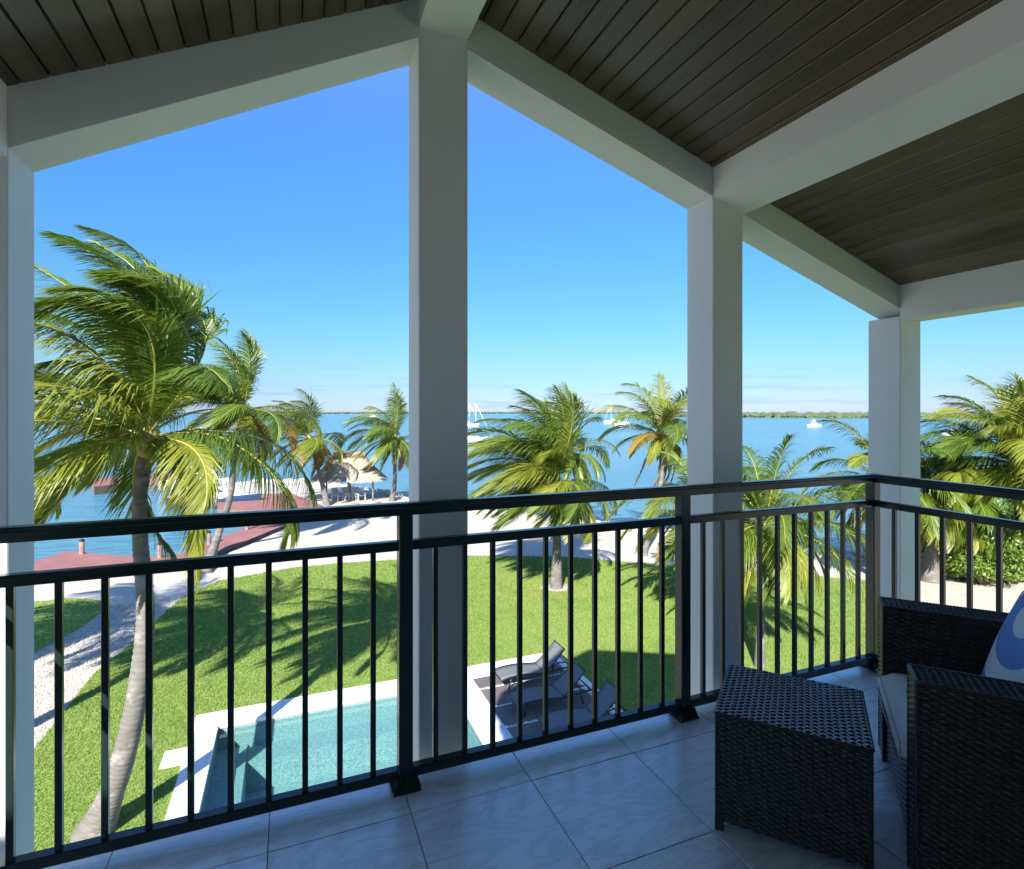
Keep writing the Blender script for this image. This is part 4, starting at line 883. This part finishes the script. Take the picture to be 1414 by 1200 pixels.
def adirondack(loc, rz, label):
    t = empty('beach_chair', loc, rz, label, 'beach chair', 'reclined chairs under the hut')
    for k in range(6):
        y = -.25 + k*.1
        MB().prism([(.05, y-.04, .30), (.62, y-.04, .40), (.62, y-.04, .42), (.05, y-.04, .325)], (0, .08, 0)).build('seat_slat', M['adiron'], t)
        MB().prism([(.05, y-.04, .30), (-.45, y-.04, .95), (-.43, y-.04, .97), (.075, y-.04, .32)], (0, .08, 0)).build('back_slat', M['adiron'], t)
    for s_ in (-.33, .33):
        MB().box((-.25, s_-.05, .55), (.62, s_+.05, .58)).build('armrest', M['adiron'], t)
        for x in (.55, -.2): MB().box((x-.03, s_-.03, 0), (x+.03, s_+.03, .55)).build('leg', M['adiron'], t)
adirondack(hx + Vector((-.95, -.5, 0)), R(-60), 'pale slatted reclining chair under the hut nearest the red dock')
adirondack(hx + Vector((-.15, -.7, 0)), R(-60), 'pale slatted reclining chair between the other two under the hut')
adirondack(hx + Vector((.55, -.9, 0)), R(-60), 'pale slatted reclining chair under the hut beside the middle post')

# ================================================================== DOCKS
def dock(label, poly, z=.12, name='dock'):
    t = empty(name, (0, 0, 0), 0, label, 'dock'); L = [Vector((p[0], p[1], z)) for p in poly]
    o = sheet('deck_boards', poly, z, M['dock'], kind=None, parent=t); n = len(poly)
    mb = MB(); mb.add([Vector((p[0], p[1], z - .006)) for p in poly] + [Vector((p[0], p[1], -.7)) for p in poly], [(i, n+i, n+(i+1) % n, (i+1) % n) for i in range(n)]); mb.build('timber_side', M['dockside'], t)
    return t
zd = .12; pz = lambda pts, z=zd: [tuple(gp(p[0], p[1], z)[:2]) for p in pts]
dock('long red-brown boat dock running along the near side of the basin', pz([(-60, 815), (-60, 785), (40, 778), (90, 761), (180, 768), (240, 768), (282, 751), (312, 739), (345, 727), (352, 704), (300, 702.5), (300, 690), (340, 683), (402, 681), (446, 698), (430, 710), (407, 720), (373, 733), (315, 757), (290, 768), (240, 780), (150, 788), (60, 792)]))
dock('narrow brown jetty on the far side of the basin behind the boats', [tuple(gp(p[0], p[1], .3)[:2]) for p in [(130, 672), (125, 660), (230, 655), (272, 653), (280, 656), (262, 661), (200, 664)]], .3, 'jetty')
for i, (px_, py_, lb_) in enumerate([(113, 765, 'reddish dock piling under the drooping fronds of the big curved palm'), (221, 770, 'reddish dock piling close beside the big curved trunk'), (288, 752, 'reddish dock piling beside the slim leaning trunk'), (341, 731, 'reddish dock piling at the inner corner of the dock')]):
    p = gp(px_, py_, .12); t = empty('dock_piling', p, 0, lb_, 'piling', 'pilings along the boat dock')
    MB().tube([(0, 0, -.9), (0, 0, .62)], .11, 10).build('pole', M['piling'], t, True); MB().tube([(0, 0, .62), (0, 0, .68), (0, 0, .74)], [.125, .12, .03], 10).build('cap', M['cap'], t)

# ================================================================== BOATS
def hull(mb, L, B, free, rake=.6, mi=0, deck=1, bot=None, transom=.75):
    n = 16; vs = []; rows = 5
    for i in range(n + 1):
        s_ = i / n; hb_ = B/2 * (transom + (1-transom)*math.sin(min(1, s_/.45)*math.pi/2)) * (1 if s_ < .45 else max(0.0, 1 - ((s_-.45)/.55)**2.1)); sheer = free * (1 + .22*s_*s_)
        for r in range(rows):
            f = r/(rows-1); z = -.25*free + (sheer + .25*free)*f; x = (s_-.5)*L + rake*(f-.2)*s_**3; y = hb_ * (.62 + .38*f**.6); vs.append((x, y, z))
    k = len(vs); vs += [(x, -y, z) for x, y, z in vs]
    fs = []
    for i in range(n):
        for r in range(rows-1):
            a = i*rows + r; fs.append((a, a+rows, a+rows+1, a+1)); fs.append((k+a, k+a+1, k+a+rows+1, k+a+rows))
    mb.add(vs, fs, mi)
    fd = [(i*rows+rows-1, (i+1)*rows+rows-1, k+(i+1)*rows+rows-1, k+i*rows+rows-1) for i in range(n)]; b = len(mb.v) - len(vs)
    mb.f += [tuple(b+q for q in f) for f in fd]; mb.m += [deck]*len(fd)
    mb.f.append(tuple(b+q for q in list(range(rows)) + [k+r for r in reversed(range(rows))])); mb.m.append(mi)
SEA = -.45
def sailboat(loc, rz, L, mast_h, label, cover=True):
    t = empty('sailboat', loc, rz, label, 'sailboat', 'boats anchored in the bay'); mb = MB(); hull(mb, L, L*.29, L*.105, .9); mb.build('hull', [M['bwhite'], M['bwhite']], t, True)
    z = L*.105
    mb = MB(); mb.prism([(-.14*L, -.5*L*.14, z), (.22*L, -.5*L*.10, z), (.16*L, -.5*L*.09, z+.05*L), (-.14*L, -.5*L*.12, z+.05*L)], (0, L*.12, 0)); cab = mb.build('cabin', M['bwhite'], t)
    for k in range(3): MB().box((-.08*L+k*.07*L, -.5*L*.142, z+.015*L), (-.04*L+k*.07*L, -.5*L*.128, z+.034*L)).build('window', M['bglass'], cab)
    MB().tube([(.08*L, 0, z), (.08*L, 0, mast_h)], [.10, .075], 8).build('mast', M['mast'], t, True)
    MB().tube([(.08*L, 0, mast_h), (.53*L, 0, z*1.35)], [.045, .085], 6).build('furled_jib', M['mast'], t, True)
    MB().tube([(.08*L, 0, mast_h), (-.48*L, 0, z*1.1)], .02, 5).build('backstay', M['mast'], t)
    MB().tube([(.07*L, 0, z+.11*L), (-.2*L, 0, z+.10*L), (-.4*L, 0, z+.085*L)], [.30, .26, .12], 8).build('sail_cover', M['sailcover'] if cover else M['bwhite'], t, True)
    return t
def motorboat(loc, rz, L, label, name='motorboat', hullm='bwhite', tower=False, glass=True):
    t = empty(name, loc, rz, label, 'motorboat', 'boats anchored in the bay' if hullm == 'bwhite' else None); z = L*.14
    mb = MB(); hull(mb, L, L*.33, z, L*.08); mb.build('hull', [M[hullm], M['bwhite']], t, True)
    mb = MB(); mb.prism([(-.12*L, -L*.11, z), (.30*L, -L*.07, z*1.08), (.10*L, -L*.09, z+.115*L), (-.10*L, -L*.10, z+.125*L)], (0, L*.20, 0)); cab = mb.build('cabin', M['bwhite'], t)
    mb = MB(); mb.prism([(-.06*L, -L*.113, z+.06*L), (.15*L, -L*.098, z+.06*L), (.085*L, -L*.099, z+.105*L), (-.06*L, -L*.107, z+.105*L)], (0, L*.213, 0)); mb.build('window', M['bglass'], cab)
    MB().box((-.16*L, -L*.115, z+.20*L), (.04*L, L*.115, z+.215*L), bev=.02).build('canopy', M['bwhite'], t)
    for x in (-.15, .03):
        for s_ in (-1, 1): MB().tube([(x*L, s_*L*.10, z), (x*L, s_*L*.10, z+.20*L)], .012*L*.6, 6).build('canopy_post', M['mast'], t)
    if tower:
        MB().box((-.10*L, -L*.08, z+.30*L), (.02*L, L*.08, z+.315*L)).build('flybridge_top', M['bwhite'], t)
        mb = MB(); mb.prism([(-.11*L, -L*.09, z+.215*L), (.06*L, -L*.08, z+.215*L), (.03*L, -L*.08, z+.26*L), (-.11*L, -L*.09, z+.25*L)], (0, L*.17, 0)); mb.build('flybridge', M['bwhite'], t)
        for s_ in (-1, 1): MB().tube([(-.04*L, s_*L*.07, z+.215*L), (-.04*L, s_*L*.07, z+.30*L)], .006*L, 5).build('canopy_post', M['mast'], t)
        MB().tube([(-.04*L, 0, z+.31*L), (-.05*L, 0, z+.46*L)], .005*L, 5).build('antenna', M['mast'], t)
    return t
def at(px_, py_, z=SEA): return gp(px_, py_, z)
HR = -TH                                       # parallel to the picture plane
sailboat(at(653, 609.5), HR + R(6), 9.0, 9.7, 'white sailboat with blue sail cover anchored beside the tall column')
sailboat(at(646, 588.5), HR - R(5), 11.0, 11.8, 'plain white sailboat without blue cover behind the one with blue sail cover', False)
sailboat(at(845, 585), HR + R(200), 11, 14, 'white sailboat with the taller mast beside the low white cruiser', False)
sailboat(at(846.5, 583.2), HR + R(170), 11, 13, 'white sailboat with the shorter mast behind another near the low cruiser', False)
motorboat(at(863, 589), HR + R(180), 10, 'low white cruiser anchored far out beside the two sailboats')
motorboat(at(1124, 589.5), HR + R(12), 8.2, 'white motor yacht with flybridge in front of the mangrove shore', 'motor_yacht', tower=True)
motorboat(at(1318, 602), HR + R(185), 8.0, 'white motorboat seen through the bright palm fronds')
motorboat(at(292, 593.5), HR + R(8), 8.5, 'white motorboat moored farther out above the dock palm')
motorboat(at(303, 603.5), HR + R(4), 6.5, 'white motorboat moored closer in above the dock palm')
sailboat(at(516, 575.5), HR, 12, 15, 'tiny white sailboat on the horizon above the thatched hut', False)
sailboat(at(866, 575.0), HR + R(170), 12, 13, 'tiny white sailboat on the horizon above the low white cruiser', False)
motorboat(at(270, 675), HR + R(5), 6.2, 'white skiff moored at the jetty behind the blue-hulled boat')
bb = motorboat(at(296, 701), HR + R(2), 6.6, 'blue-hulled motorboat with white deck moored at the red dock', hullm='bblue')
MB().box((-2.4, -.8, .93), (-1.2, .8, 1.2), bev=.05).build('cockpit_seat', M['bteak'], bb)
